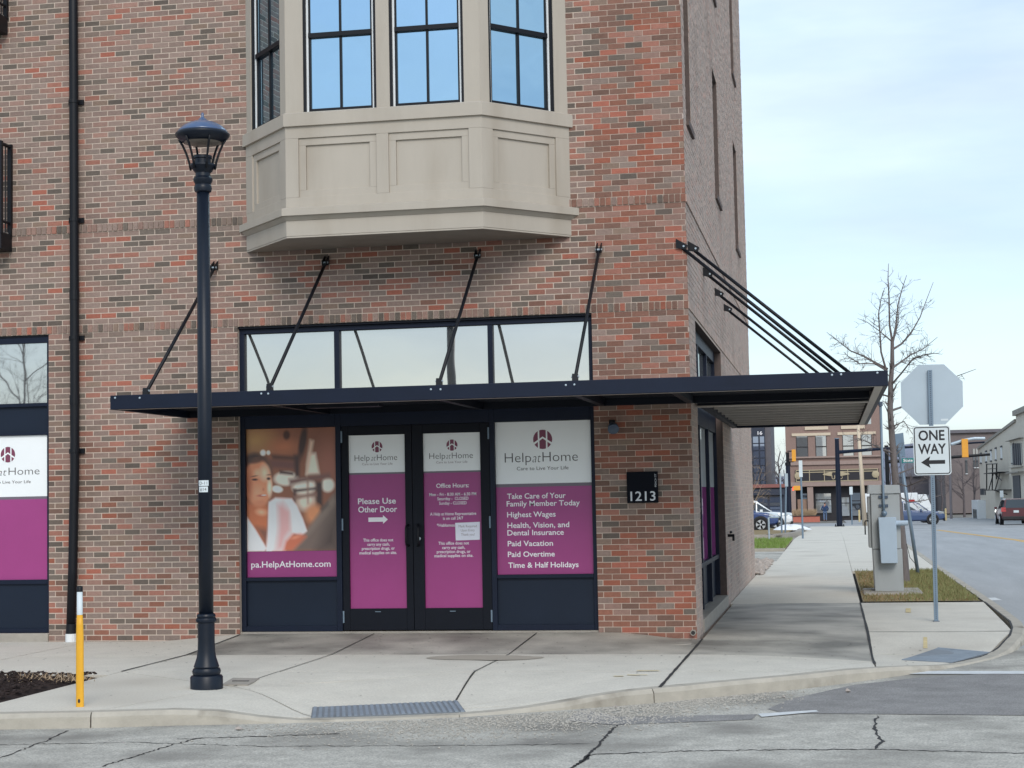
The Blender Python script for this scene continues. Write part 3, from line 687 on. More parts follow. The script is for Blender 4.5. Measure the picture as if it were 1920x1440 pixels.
# picture poster: a smiling woman in a pale blouse on a bench, warm brown blurred background
def paint_photo():
    W_, H_ = 150, 196; x0, x1, z0, z1 = -5.426, -4.29, 1.062, 2.545
    U, V = np.meshgrid(np.linspace(0, 1, W_), np.linspace(0, 1, H_))       # u right, v down
    f = lambda *c: np.array(lin(*c)[:3])
    img = np.ones((H_, W_, 3)) * f(140, 92, 72)
    def blob(c, u, v, a, b, ang=0, soft=.25, k=1.):
        nonlocal img
        du, dv = U - u, (V - v); ca, sa = math.cos(ang), math.sin(ang); p = (du * ca + dv * sa) / a; q = (-du * sa + dv * ca) / b
        w = np.clip((1 - np.sqrt(p * p + q * q)) / soft, 0, 1)[..., None] * k; img = img * (1 - w) + f(*c) * w
    def poly(c, pts, soft=.012, k=1.):
        nonlocal img
        d = np.full(U.shape, 1e9); n = len(pts); ins = np.zeros(U.shape, bool)
        for i in range(n):
            (ax, ay), (bx_, by) = pts[i], pts[(i + 1) % n]; ex, ey = bx_ - ax, by - ay
            t = np.clip(((U - ax) * ex + (V - ay) * ey) / (ex * ex + ey * ey), 0, 1); d = np.minimum(d, np.hypot(U - ax - t * ex, V - ay - t * ey))
            c1 = ((ay > V) != (by > V)) & (U < (bx_ - ax) * (V - ay) / (by - ay + 1e-12) + ax); ins ^= c1
        w = np.clip(np.where(ins, d, -d) / soft * .5 + .5, 0, 1)[..., None] * k; img = img * (1 - w) + f(*c) * w
    blob((176, 138, 92), .10, .09, .30, .16, 0, .9); blob((122, 80, 66), .80, .12, .4, .3, 0, .9); blob((176, 112, 82), .42, .15, .25, .10, 0, .9); blob((60, 42, 42), .63, .11, .055, .20, .25, .55); blob((72, 46, 42), .45, .055, .05, .05, 0, .5); blob((150, 98, 84), .92, .3, .2, .3, 0, .8)
    # chairs and daylight behind
    blob((232, 222, 210), .44, .41, .16, .07, 0, .35); blob((236, 228, 216), .64, .48, .16, .08, 0, .4); blob((232, 224, 212), .90, .47, .09, .07, 0, .4); blob((232, 216, 200), .66, .60, .14, .10, 0, .6); poly((230, 218, 204), [(.70, .21), (.77, .21), (.81, .38), (.66, .38)], .02); poly((214, 188, 170), [(.71, .10), (.75, .11), (.70, .3), (.67, .4), (.665, .3)], .02)
    poly((112, 76, 72), [(.26, .25), (.56, .27), (.55, .34), (.28, .32)], .02); poly((66, 46, 46), [(.28, .215), (.56, .235), (.56, .26), (.30, .245)], .02); poly((70, 50, 50), [(.53, .22), (.59, .22), (.59, .40), (.54, .40)], .02)
    poly((118, 88, 84), [(.47, .415), (.92, .375), (.94, .41), (.62, .445), (.48, .465)], .02); poly((74, 56, 56), [(.52, .50), (.78, .485), (.78, .505), (.53, .525)], .012); poly((66, 50, 50), [(.77, .44), (.84, .44), (.84, .64), (.77, .63)], .02); poly((78, 58, 58), [(.37, .34), (.52, .36), (.52, .385), (.37, .37)], .012); poly((84, 62, 62), [(.52, .50), (.55, .50), (.54, .60), (.52, .60)], .015); poly((140, 108, 98), [(.52, .555), (.78, .53), (.78, .555), (.53, .58)], .015); poly((150, 116, 104), [(.665, .42), (.695, .42), (.69, .62), (.67, .62)], .012, .7)
    blob((214, 146, 104), .74, .70, .12, .11, 0, .6); blob((240, 240, 232), .34, .495, .075, .035, .1, .4)
    # sofa arm, lower right
    poly((112, 98, 92), [(1, .51), (.86, .64), (.64, .86), (.42, 1), (1, 1)], .025); poly((74, 62, 60), [(1, .70), (.9, .80), (.78, 1), (1, 1)], .08); poly((58, 50, 50), [(.82, .66), (.90, .61), (.92, .64), (.84, .69)], .02); poly((146, 132, 122), [(.96, .56), (.66, .84), (.44, 1), (.5, 1), (.7, .86), (1, .60)], .03, .6)
    # hair, face, neck
    blob((88, 66, 60), .11, .36, .205, .185, 0, .3); blob((70, 52, 50), .06, .26, .14, .08, -.2, .5); blob((78, 58, 54), .02, .45, .05, .2, 0, .6); blob((240, 238, 230), .185, .195, .04, .032, 0, .5); blob((236, 232, 222), .245, .195, .028, .024, 0, .5)
    poly((196, 116, 80), [(.0, .60), (.20, .58), (.25, .66), (.24, .78), (.22, .96), (.0, .74)], .03); poly((132, 88, 74), [(.10, .80), (.24, .82), (.22, .97)], .03)
    blob((212, 142, 108), .13, .44, .165, .215, -.1, .16); blob((240, 206, 180), .20, .36, .08, .09, 0, .9); blob((84, 62, 56), .10, .255, .16, .035, -.12, .6, .9); blob((230, 164, 130), .12, .52, .13, .10, 0, .9); blob((186, 112, 82), .02, .46, .06, .2, 0, .8); blob((248, 222, 200), .255, .48, .04, .10, 0, .8); blob((236, 184, 152), .12, .36, .06, .05, 0, .9)
    blob((70, 50, 48), .09, .413, .045, .013, 0, .6); blob((62, 46, 46), .245, .408, .030, .016, 0, .6); blob((84, 58, 52), .085, .385, .06, .008, -.12, .7, .8); blob((92, 66, 58), .25, .376, .045, .007, -.05, .7, .8)
    blob((190, 116, 90), .185, .495, .020, .022, 0, .9, .8); blob((184, 104, 90), .165, .545, .080, .015, -.02, .7); blob((250, 240, 232), .190, .542, .040, .007, -.02, .8); blob((206, 134, 104), .15, .60, .09, .03, 0, .9, .7); blob((236, 180, 146), .16, .68, .09, .04, .1, .9)
    # blouse
    poly((240, 232, 236), [(.0, .72), (.09, .82), (.215, .975), (.19, 1), (.0, 1)], .012); poly((242, 232, 236), [(.245, .60), (.32, .565), (.50, .575), (.56, .64), (.62, .74), (.665, .84), (.60, .88), (.52, .86), (.42, 1), (.215, 1), (.24, .8)], .012)
    poly((228, 150, 150), [(.33, .62), (.40, .60), (.44, .63), (.50, .66), (.50, .84), (.44, .9), (.40, 1), (.31, 1), (.34, .8)], .05, .8); poly((248, 242, 246), [(.25, .62), (.31, .60), (.31, .85), (.26, 1), (.215, 1)], .02, .9); poly((248, 240, 244), [(.47, .60), (.54, .64), (.56, .80), (.52, .84), (.50, .70)], .03, .8)
    blob((150, 100, 92), .225, .80, .008, .2, 0, .8, .6)
    # forearm and hand
    poly((196, 112, 86), [(.40, 1), (.43, .92), (.50, .865), (.60, .86), (.66, .885), (.60, .93), (.50, 1)], .02); blob((218, 142, 114), .54, .89, .08, .02, -.2, .8)
    m = MB(); m.v = [(x0 + (x1 - x0) * u, GLS, z1 - (z1 - z0) * v) for v in np.linspace(0, 1, H_) for u in np.linspace(0, 1, W_)]
    m.f = [(j * W_ + i, (j + 1) * W_ + i, (j + 1) * W_ + i + 1, j * W_ + i + 1) for j in range(H_ - 1) for i in range(W_ - 1)]
    img = np.clip(img * np.array([1.35, 1.28, 1.22]), 0, .92)
    m.c = [tuple(c) + (1,) for c in img.reshape(-1, 3)]
    return m
poster = paint_photo().build('picture_poster', 'photo_print', building)
poster['label'] = 'window poster of a smiling woman in a pale blouse'
MB().box(-5.426, -4.29, GLS, GLS + .003, .75, 1.06).build('pink_band', 'film_pink', poster)
TY = GLS - .002
txtpx(poster, 'pa.HelpAtHome.com', 471, 620, 1064.2, 11.6, TY, 'ink_white', bold=.012)
def logo(parent, u, v, rpx, y):
    c = atY(u, v, y); r = rpx * (y - CAM[1]) / F_PX
    m = MB(); k = 28; m.v = [(c[0] + r * math.cos(2 * math.pi * i / k), y, c[2] + r * math.sin(2 * math.pi * i / k)) for i in range(k)]; m.f = [tuple(range(k))]
    o = m.build('emblem', 'logo', parent); yy = y - .001; m = MB()
    for s in (-1, 1):
        m.quad((c[0] + s * .50 * r, yy, c[2] - .95 * r), (c[0] + s * .34 * r, yy, c[2] - .95 * r), (c[0] + s * .34 * r, yy, c[2] + .95 * r), (c[0] + s * .50 * r, yy, c[2] + .95 * r))
        m.quad((c[0], yy - .0005, c[2] + .30 * r), (c[0] + s * 1.0 * r, yy - .0005, c[2] - .36 * r), (c[0] + s * .92 * r, yy - .0005, c[2] - .56 * r), (c[0], yy - .0005, c[2] + .10 * r))
    m.build('emblem', 'film_white', parent)
def brand(parent, y, help_, at_, home, v, cap, care, vc, capc, lg):
    txtpx(parent, 'Help', help_[0], help_[1], v, cap, y, 'ink', bold=-.012); txtpx(parent, 'at', at_[0], at_[1], v - .4, cap, y, 'ink', bold=-.016, shear=.25); txtpx(parent, 'Home', home[0], home[1], v - (home[0] - help_[0]) * .028, cap, y, 'ink', bold=-.012)
    txtpx(parent, 'Care to Live Your Life', care[0], care[1], vc, capc, y, 'ink_light' if capc < 5 else 'ink'); logo(parent, *lg, y)
# right-hand window
wsign = MB().box(-2.333, -1.187, GLS, GLS + .004, 1.814, 2.545).build('window_sign', 'film_white', building)
MB().box(-2.333, -1.187, GLS, GLS + .004, 1.7765, 1.8135).build('grey_band', 'film_grey', wsign)
MB().box(-2.333, -1.187, GLS, GLS + .004, .75, 1.776).build('pink_panel', 'film_pink', wsign)
brand(wsign, TY, (946.5, 996), (998.5, 1014.5), (1017.4, 1083.6), 867.5, 18.2, (969, 1066), 882, 6.5, (1017.4, 823.8, 18.4))
for s_, a, b, v in (('Take Care of Your', 950.9, 1060.8, 935.5), ('Family Member Today', 950, 1087.4, 949.6), ('Highest Wages', 950.9, 1041.9, 970), ('Health, Vision, and', 951.4, 1067.5, 990), ('Dental Insurance', 951.4, 1057.3, 1004),
                    ('Paid Vacation', 952, 1037, 1024.2), ('Paid Overtime', 952.3, 1040.4, 1044.3), ('Time & Half Holidays', 953, 1085, 1064.7)):
    txtpx(wsign, s_, a, b, v, 9.8, TY, 'ink_white', bold=.014)
# doors
def door(x0, x1, f0, f1, label, hinge):
    d = bars('door', 'navy_dark', [(x0, f0, .11, 2.548), (f1, x1, .11, 2.548), (f0 + .0005, f1 - .0005, .11, .366), (f0 + .0005, f1 - .0005, 2.436, 2.548)], .075, .125, building); d['label'] = label
    MB().box(f0, f1, GLS - .004, GLS, 1.985, 2.436).build('film', 'film_white', d); MB().box(f0, f1, GLS - .004, GLS, 1.964, 1.9848).build('film', 'film_grey', d)
    MB().box(f0, f1, GLS - .004, GLS, .366, 1.9638).build('film', 'film_pink', d)
    for z in (.2, 1.3, 2.35):
        xh = x0 + .008 if hinge < 0 else x1 - .008
        MB().tube([(xh, .066, z), (xh, .066, z + .14)], .011, 8).build('hinge', 'galv', d)
    MB().box((x0 + x1) / 2 - .04, (x0 + x1) / 2 + .03, .072, .078, .325, .333).build('vent_slot', 'galv', d)
    return d
d1 = door(-4.218, -3.348, -4.133, -3.433, 'left door leaf asking visitors to use the other door', -1)
d2 = door(-3.342, -2.398, -3.211, -2.512, 'right door leaf printed with office hours', 1)
def handle(parent, x, side):
    pts = [(x, .075, 1.20), (x, .03, 1.215), (x, .012, 1.25), (x, .012, 1.40), (x, .03, 1.435), (x, .075, 1.45)]
    pts = [(p[0] + side * (.02 if 0 < i < 5 else 0), p[1], p[2] - .095) for i, p in enumerate(pts)]
    MB().tube(pts, .013, 10).build('handle', 'black_metal', parent, smooth=True)
handle(d1, -3.395, -1); handle(d2, -3.285, 1)
c = atY(786, 1010, .07); MB().lathe([(.0, 0), (.02, 0), (.02, .012), (.012, .016), (0, .016)]).build('lock', 'alum', d2).matrix_basis = Matrix.Translation((c[0], .073, c[2])) @ Matrix.Rotation(R(90), 4, 'X')
TD = GLS - .006
brand(d1, TD, (665, 693), (696, 704.7), (706.8, 744.7), 864.5, 11.4, (679, 736), 872.4, 4.2, (706.8, 837.7, 10.8))
brand(d2, TD, (805, 834.8), (836.5, 845.3), (847.3, 886.7), 860.8, 11.4, (818, 876.5), 869, 4.2, (847.3, 834.5, 10.8))
for s_, a, b, v, cp in (('Please Use', 671.2, 742.3, 945.3, 10.8), ('Other Door', 671.8, 744.7, 960.8, 10.8)): txtpx(d1, s_, a, b, v, cp, TD, 'ink_white', bold=.016)
small = ('This office does not', 'carry any cash,', 'prescription drugs, or', 'medical supplies on site.')
for s_, (a, b, v) in zip(small, ((681, 737.4, 1015.6), (688.7, 730.7, 1023.4), (678.5, 740.3, 1031.3), (674, 744, 1039.5))): txtpx(d1, s_, a, b, v, 5.6, TD, 'ink_white', bold=.012)
for s_, (a, b, v) in zip(small, ((822, 879.4, 1021.5), (829, 872, 1029.4), (819, 882.3, 1037.3), (814.6, 887.3, 1044.9))): txtpx(d2, s_, a, b, v, 5.6, TD, 'ink_white', bold=.012)
a0, a1 = atY(690.7, 974.5, TD), atY(727.2, 973.6, TD); zc = a0[2]; h = .026
MB().prism_y([(a0[0], zc - h), (a1[0] - .06, zc - h), (a1[0] - .06, zc - 2.0 * h), (a1[0], zc), (a1[0] - .06, zc + 2.0 * h), (a1[0] - .06, zc + h), (a0[0], zc + h)], TD, TD + .001).build('arrow', 'ink_white', d1)
for s_, a, b, v, cp in (('Office Hours:', 818, 879.4, 914.8, 8), ('Mon - Fri - 8:30 AM - 6:30 PM', 805, 893, 930.2, 5.6), ('Saturday -  CLOSED', 820, 878.5, 938, 5.6), ('Sunday - CLOSED', 823.4, 875, 946.3, 5.6),
                        ('A Help at Home Representative', 806.5, 893, 966.7, 5.6), ('is on call 24/7', 830.7, 868.6, 974.6, 5.6), ('*Hablamos', 819, 852.6, 987.7, 5.6)): txtpx(d2, s_, a, b, v, cp, TD, 'ink_white', bold=.012)
# taped notice
a, b = atY(854.6, 1013.4, TD - .004), atY(899.8, 978.4, TD - .004)
notice = MB().hexa([(a[0], TD - .003, a[2]), (b[0] - .005, TD - .003, a[2] + .005), (b[0], TD - .003, b[2]), (a[0] - .004, TD - .003, b[2] - .008)][::-1], [(a[0], TD - .005, a[2]), (b[0] - .005, TD - .006, a[2] + .005), (b[0], TD - .005, b[2]), (a[0] - .004, TD - .006, b[2] - .008)][::-1]).build('paper_notice', 'paper')
tag(notice, 'white paper notice taped to the glass of the right door', 'notice')
for s_, u0, u1, v in (('Mask Required', 860, 894, 989), ('Upon Entry', 864, 890, 996.5), ('Thank you!', 864.5, 890, 1004.5)): txtpx(notice, s_, u0, u1, v, 4.6, TD - .0075, 'ink_light')

# ---------------------------------------------------- left shop window
lf = bars('shop_frame', 'navy', [(-12.4, -7.957, 3.694, ZT), (-7.99, -7.957, .10, 3.693), (-12.4, -7.991, 2.90, 2.945), (-12.4, -7.991, 2.545, 2.58), (-12.4, -7.991, .70, .755), (-12.4, -7.991, .10, .155), (-9.35, -9.28, .16, .699), (-9.35, -9.28, .756, 3.693)], .02, .15, building)
MB().box(-12.4, -7.99, .05, .07, 2.94, 3.70).build('transom_pane', 'transom_glass', building)
MB().box(-12.4, -7.99, .06, .08, 2.575, 2.905).build('spandrel_panel', 'navy_panel', building)
MB().box(-12.4, -7.99, .05, .08, .15, .705).build('kick_panel', 'navy_panel', building)
MB().box(-12.4, -7.957, -.03, .3, -.03, .098).build('sill', 'concrete', building, bevel=.01)
lsign = MB().box(-9.27, -7.991, .05, .054, 1.785, 2.544).build('window_sign', 'film_white', building)
MB().box(-9.27, -7.991, .05, .054, 1.752, 1.7848).build('grey_band', 'film_grey', lsign); MB().box(-9.27, -7.991, .05, .054, .756, 1.7518).build('pink_panel', 'film_pink', lsign)
MB().box(-12.4, -9.36, .05, .054, .756, 2.544).build('window_film', 'film_pink', building)
brand(lsign, .048, (-48, -6), (-4, 12.5), (16, 74), 892.5, 15, (-28, 57.6), 907.5, 5.8, (14.8, 852.5, 15.8))

# ---------------------------------------------------- side shop window
sx = -.16
def sbars(name, mat, boxes, x0, x1, parent, bevel=.004):
    m = MB()
    for (a, b, c, d) in boxes: m.box(x0, x1, a, b, c, d)
    return m.build(name, mat, parent, bevel=bevel)
a0, b0 = .981, 5.819
sbars('shop_frame', 'navy', [(a0, b0, 3.60, 3.764), (a0, a0 + .06, .16, 3.599), (b0 - .06, b0, .16, 3.599), (2.55, 2.63, .16, 3.599), (4.15, 4.23, .16, 3.599), (a0 + .061, 2.549, 2.55, 2.8), (2.631, 4.149, 2.55, 2.8), (4.231, b0 - .061, 2.55, 2.8),
                             (a0 + .061, 2.549, .70, .76), (2.631, 4.149, .70, .76), (4.231, b0 - .061, .70, .76)], sx - .02, sx + .06, building)
MB().box(sx - .01, sx + .01, a0 + .05, b0 - .05, 2.79, 3.61).build('transom_pane', 'transom_glass', building)
glass('film_glass_white', (.8, .82, .84, 1), (.5, .53, .54, 1), .35); glass('film_glass_pink', (.8, .8, .84, 1), (.26, .06, .2, 1), .35)
MB().box(sx - .01, sx + .01, a0 + .05, b0 - .05, 1.75, 2.56).build('window_film', 'film_glass_white', building)
MB().box(sx - .01, sx + .008, a0 + .05, b0 - .05, .75, 1.75).build('window_film', 'film_glass_pink', building)
MB().box(sx - .03, sx - .005, a0 + .05, b0 - .05, .15, .71).build('kick_panel', 'navy_panel', building)
MB().box(-.27, .015, a0 - .0, b0 + .0, -.02, .15).build('sill', 'concrete', building, bevel=.008)
for (a, b, c, d) in OPEN_S[1:]:
    MB().box(-.2, -.18, a, b, c, d).build('window_pane', 'dark_glass', building)
    sbars('window_frame', 'black_metal', [(a, b, c, c + .05), (a, b, d - .05, d), (a, a + .05, c + .051, d - .051), (b - .05, b, c + .051, d - .051), (a + .051, b - .051, (c + d) / 2 - .03, (c + d) / 2 + .03)], -.18, -.12, building)
    MB().box(-.15, .035, a - .0, b + .12, c - .075, c - .002).build('window_sill', 'reveal_brick', building)

# ---------------------------------------------------- bay window
BL0, BL1, BR1, BR0 = Vector((-5.36, 0)), Vector((-4.55, -.92)), Vector((-2.22, -.92)), Vector((-1.35, 0))
def ring(off):
    """plan of the bay pushed outwards by off"""
    def nrm(a, b): d = (b - a).normalized(); return Vector((d.y, -d.x)) if Vector((d.y, -d.x)).y < 0.01 else -Vector((d.y, -d.x))
    n1, n2, n3 = nrm(BL0, BL1), nrm(BL1, BR1), nrm(BR1, BR0)
    if n1.x > 0: n1 = -n1
    if n3.x < 0: n3 = -n3
    def corner(p, a, b): k = (a + b); return p + k * (off / (1 + a.dot(b)))
    f1, f2 = corner(BL1, n1, n2), corner(BR1, n2, n3)
    d1 = (BL0 - BL1).normalized(); d3 = (BR0 - BR1).normalized()
    p0 = f1 + d1 * ((.02 - f1.y) / d1.y); p3 = f2 + d3 * ((.02 - f2.y) / d3.y)
    return [p0, f1, f2, p3]
def band(name, mat, o0, o1, z0, z1, parent, bevel=.004):
    a, b = ring(o0), ring(o1)
    return MB().hexa([(p.x, p.y, z0) for p in a], [(p.x, p.y, z1) for p in b]).build(name, mat, parent, bevel=bevel)
bay = band('bay_window', 'taupe', -.06, -.06, 4.72, 6.02, building, 0); bay['label'] = 'cream panelled bay window projecting over the shop front'
band('soffit', 'taupe', -.004, -.004, 4.70, 4.72, bay); band('skirt_board', 'taupe', 0, 0, 4.7205, 4.90, bay); band('cove_moulding', 'taupe', .0, .05, 4.9005, 4.95, bay); band('ledge', 'taupe', .07, .07, 4.9505, 5.04, bay); band('ledge_cap', 'taupe', .065, .012, 5.0405, 5.055, bay, .002)
band('sill_band', 'taupe', .032, .032, 6.003, 6.15, bay); band('sill_cap', 'taupe', .03, .006, 6.1505, 6.168, bay, .002)
band('cornice', 'taupe', .05, .09, 8.56, 9.2, bay); band('attic', 'taupe', .0, .0, 9.2005, 12.5, bay)
faces = [(BL0, BL1), (BL1, BR1), (BR1, BR0)]
def fbox(m, A, B, s0, s1, z0, z1, d0, d1):
    """box on a bay face: s along the face, d outwards"""
    t = (B - A).normalized(); n = Vector((t.y, -t.x)); P = lambda s, d: A + t * s + n * d
    q = [P(s0, d1), P(s1, d1), P(s1, d0), P(s0, d0)]
    m.hexa([(p.x, p.y, z0) for p in q], [(p.x, p.y, z1) for p in q])
def fpart(name, mat, A, B, boxes, parent, bevel=.003):
    m = MB()
    for b in boxes: fbox(m, A, B, *b)
    return m.build(name, mat, parent, bevel=bevel)
PZ0, PZ1 = 5.17, 5.865
for fi, (A, B) in enumerate(faces):
    Lf = (B - A).length
    pan = [(.156, 1.091), (1.234, 2.178)] if fi == 1 else [(.2, Lf - .16)] if fi == 0 else [(.16, Lf - .2)]
    st = [(0, Lf, 5.03, PZ0, -.07, 0), (0, Lf, PZ1, 6.004, -.07, 0)]; e = [0] + [v for p in pan for v in p] + [Lf]
    for a, b in zip(e[::2], e[1::2]): st.append((a, b, PZ0 + .0005, PZ1 - .0005, -.07, 0))
    fpart('panel_frame', 'taupe', A, B, st, bay)
    for a, b in pan:
        k = .085; fpart('panel', 'taupe', A, B, [(a + k, b - k, PZ0 + k, PZ1 - k, -.07, -.045)], bay)
        fpart('moulding', 'taupe', A, B, [(a, b, PZ0, PZ0 + k, -.07, -.02), (a, b, PZ1 - k, PZ1, -.07, -.02), (a, a + k, PZ0 + k, PZ1 - k, -.07, -.02), (b - k, b, PZ0 + k, PZ1 - k, -.07, -.02)], bay)
    win = [(.219, 1.098), (1.257, 2.131)] if fi == 1 else [(.16, Lf - .17)] if fi == 0 else [(.13, Lf - .2)]
    e = [0] + [v for p in win for v in p] + [Lf]
    fpart('mullion', 'taupe', A, B, [(a, b, 6.168, 8.56, -.16, -.01) for a, b in zip(e[::2], e[1::2])], bay)
    for a, b in win:
        z0, z1, zm = 6.17, 8.56, 7.08
        p = fpart('window_pane', 'bay_glass', A, B, [(a + .06, b - .06, z0 + .03, zm + .03, -.10, -.09), (a + .06, b - .06, zm, z1 - .05, -.085, -.075)], bay)
        fpart('window_frame', 'black_metal', A, B, [(a, a + .030, z0, z1, -.14, -.02), (b - .030, b, z0, z1, -.14, -.02), (a + .0305, b - .0305, z1 - .05, z1, -.14, -.03)], bay)
        fpart('window_jamb', 'white_trim', A, B, [(a + .0305, a + .055, z0, z1 - .051, -.13, -.05), (b - .055, b - .0305, z0, z1 - .051, -.13, -.05)], bay)
        fpart('sash', 'black_metal', A, B, [(a + .0555, b - .0555, z0, z0 + .045, -.115, -.06), (a + .0555, b - .0555, zm - .025, zm + .03, -.115, -.045), (a + .0555, a + .078, z0 + .046, z1 - .052, -.112, -.065), (b - .078, b - .0555, z0 + .046, z1 - .052, -.112, -.065),
                                            ((a + b) / 2 - .013, (a + b) / 2 + .013, z0 + .046, zm - .026, -.112, -.068), ((a + b) / 2 - .013, (a + b) / 2 + .013, zm + .031, z1 - .052, -.105, -.06)], bay, .002)

# ================================================================== CANOPY, PIPES AND FITTINGS ON THE BUILDING
CY, CX0, CX1, CYE, CZ0, CZ1 = -2.25, -6.14, 2.155, 7.8, 2.695, 2.85
canopy = thing('entrance_canopy', 'dark navy steel canopy wrapping round the corner above the shop doors', 'canopy', (0, 0, CZ0))
t = .05
def chan(name, x0, x1, y0, y1): return MB().box(x0, x1, y0, y1, CZ0, CZ1).build(name, 'navy', canopy, bevel=.006)
chan('fascia', CX0, CX1, CY, CY + t); chan('fascia', CX0, CX0 + t, CY + t + .001, -.002); chan('fascia', CX1 - t, CX1, CY + t + .001, CYE); chan('fascia', .02, CX1 - t - .001, CYE - t, CYE)
m = MB()                                             # bottom flanges of the channels
m.box(CX0 + .06, CX1 - .06, CY + t, CY + .12, CZ0, CZ0 + .012); m.box(CX1 - .13, CX1 - t, CY + .121, CYE - .06, CZ0, CZ0 + .012)
m.build('flange', 'deck', canopy)
m = MB()
m.box(CX0 + .06, CX1 - .14, -.09, -.02, CZ0 + .001, CZ1 - .03) ; m.build('beam', 'navy_dark', canopy)
MB().box(.03, CX1 - .14, .55, .75, CZ0 + .001, CZ1 - .03).build('beam', 'navy_dark', canopy); MB().box(.03, CX1 - .14, .55, .78, CZ0 - .011, CZ0).build('flange', 'deck', canopy)
MB().box(.03, .11, .76, CYE - .06, CZ0 + .001, CZ1 - .03).build('beam', 'navy_dark', canopy)
for x in (-4.343, -2.471, -1.02, .0):
    MB().box(x - .04, x + .04, CY + .121, -.10, CZ0 + .001, CZ1 - .03).build('beam', 'navy_dark', canopy)
# ribbed metal deck (ribs run along the front over the doors, across on the side)
def deck(x0, x1, y0, y1, along):
    m = MB(); n = int(round((y1 - y0) / .15)); p = []
    for i in range(n):
        s = y0 + (y1 - y0) * i / n; w = (y1 - y0) / n
        p += [(s, 0), (s + w * .35, 0), (s + w * .45, .04), (s + w * .9, .04)]
    p.append((y1, 0))
    for (y, h) in p: m.v += [(x0, y, CZ1 - .075 + h), (x1, y, CZ1 - .075 + h)]
    m.f = [(2 * i, 2 * i + 1, 2 * i + 3, 2 * i + 2) for i in range(len(p) - 1)]
    n0 = len(m.v); m.v += [(x0, y0, CZ1 - .02), (x1, y0, CZ1 - .02), (x1, y1, CZ1 - .02), (x0, y1, CZ1 - .02)]; m.f.append((n0, n0 + 1, n0 + 2, n0 + 3))
    return m.build('deck', 'deck_side' if along else 'navy_dark', canopy)  # front deck coloured near-black, standing in for the shade under the canopy
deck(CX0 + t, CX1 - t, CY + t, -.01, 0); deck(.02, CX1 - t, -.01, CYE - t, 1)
for y in np.arange(1.35, 7.6, .78): MB().box(.12, CX1 - .14, y, y + .10, CZ0 + .035, CZ0 + .079).build('purlin', 'deck', canopy)
def rod(A, B):
    A, B = Vector(A), Vector(B); d = (B - A).normalized()
    r = MB().tube([A + d * .09, B - d * .05], .020, 8).build('rod', 'black_metal', canopy, smooth=True)
    m = MB(); h = Vector((d.x, d.y, 0)).normalized(); side = Vector((-h.y, h.x, 0))
    for s in (-1, 1):
        q = [A + Vector((0, 0, -.06)), A + h * .11 + Vector((0, 0, -.085)), A + h * .13 + Vector((0, 0, -.03)), A + Vector((0, 0, .05))]
        m.hexa([p + side * (s * .024 - .006) for p in q], [p + side * (s * .024 + .006) for p in q])
    m.build('wall_bracket', 'black_metal', r)
    m = MB(); m.tube([A + h * .09 - side * .04 + Vector((0, 0, -.045)), A + h * .09 + side * .04 + Vector((0, 0, -.045))], .012, 8); m.build('bolt', 'alum', r); m = MB()
    m.tube([B - side * .04 + Vector((0, 0, .02)), B + side * .04 + Vector((0, 0, .02))], .012, 8); m.build('bolt', 'alum', r)
    m = MB(); q = [B - h * .05 + Vector((0, 0, -.06)), B + h * .05 + Vector((0, 0, -.06)), B + h * .03 + Vector((0, 0, .05)), B - h * .03 + Vector((0, 0, .05))]
    m.hexa([p + side * -.028 for p in q], [p + side * .028 for p in q]); m.build('foot_bracket', 'black_metal', r)
for x in (-5.755, -4.343, -2.471, -1.02): rod((x, 0, 4.566), (x, -2.17, 2.875))
for y in (.2, 2.555, 4.83, 6.93): rod((0, y, 4.565), (1.945, y, 2.89))
rod((-.119, 0, 4.568), (1.80, -.16, 2.88))
m = MB()
for u, v in ((216 + 0, 746), (262, 746), (490, 738), (503, 738), (808, 730), (826, 730), (1061, 722), (1077, 721), (1560, 703), (1577, 702), (1645, 699)):
    c = atY(u, v, CY); m.lathe([(0, 0), (.012, 0), (.010, .008), (0, .010)], 0, 0, 8)
    for i in range(32): p = m.v[-32 + i]; m.v[-32 + i] = (p[0] + c[0], CY - p[2], p[1] + c[2])
stuff(m.build('bolt_heads', 'alum', canopy))
MB().box(-4.0, -3.2, CY + .3, CY + .5, CZ0 - .03, CZ0 - .002).build('light_fitting', 'navy_dark', canopy)

# downspout
ds = thing('downspout', 'tall black round rain pipe on the brick wall left of the lamp post', 'downspout', (-7.62, -.08, 0))
MB().tube([(-7.595, -.085, 12), (-7.575, -.085, 7), (-7.57, -.085, 3.2), (-7.572, -.085, 2.1), (-7.585, -.085, 1.6), (-7.60, -.085, .9), (-7.625, -.085, .22)], .056, 14).build('pipe', 'black_metal', ds, smooth=True)
for z in (6.69, 5.2, 3.73, 2.33, 8.2):
    m = MB(); m.box(-7.67, -7.47, -.035, -.012, z - .03, z + .03); m.tube([(-7.575, -.085, z - .02), (-7.575, -.085, z + .02)], .064, 14); m.build('bracket', 'black_metal', ds)
for z in (4.2, 2.9): MB().tube([(-7.571, -.085, z), (-7.571, -.085, z + .12)], .061, 14).build('coupling', 'black_metal', ds)
MB().tube([(-7.625, -.085, -.0), (-7.625, -.085, .10)], .068, 14).build('boot', 'white_trim', ds); MB().tube([(-7.625, -.085, .101), (-7.622, -.085, .22)], [.064, .058], 14).build('collar', 'black_metal', ds)
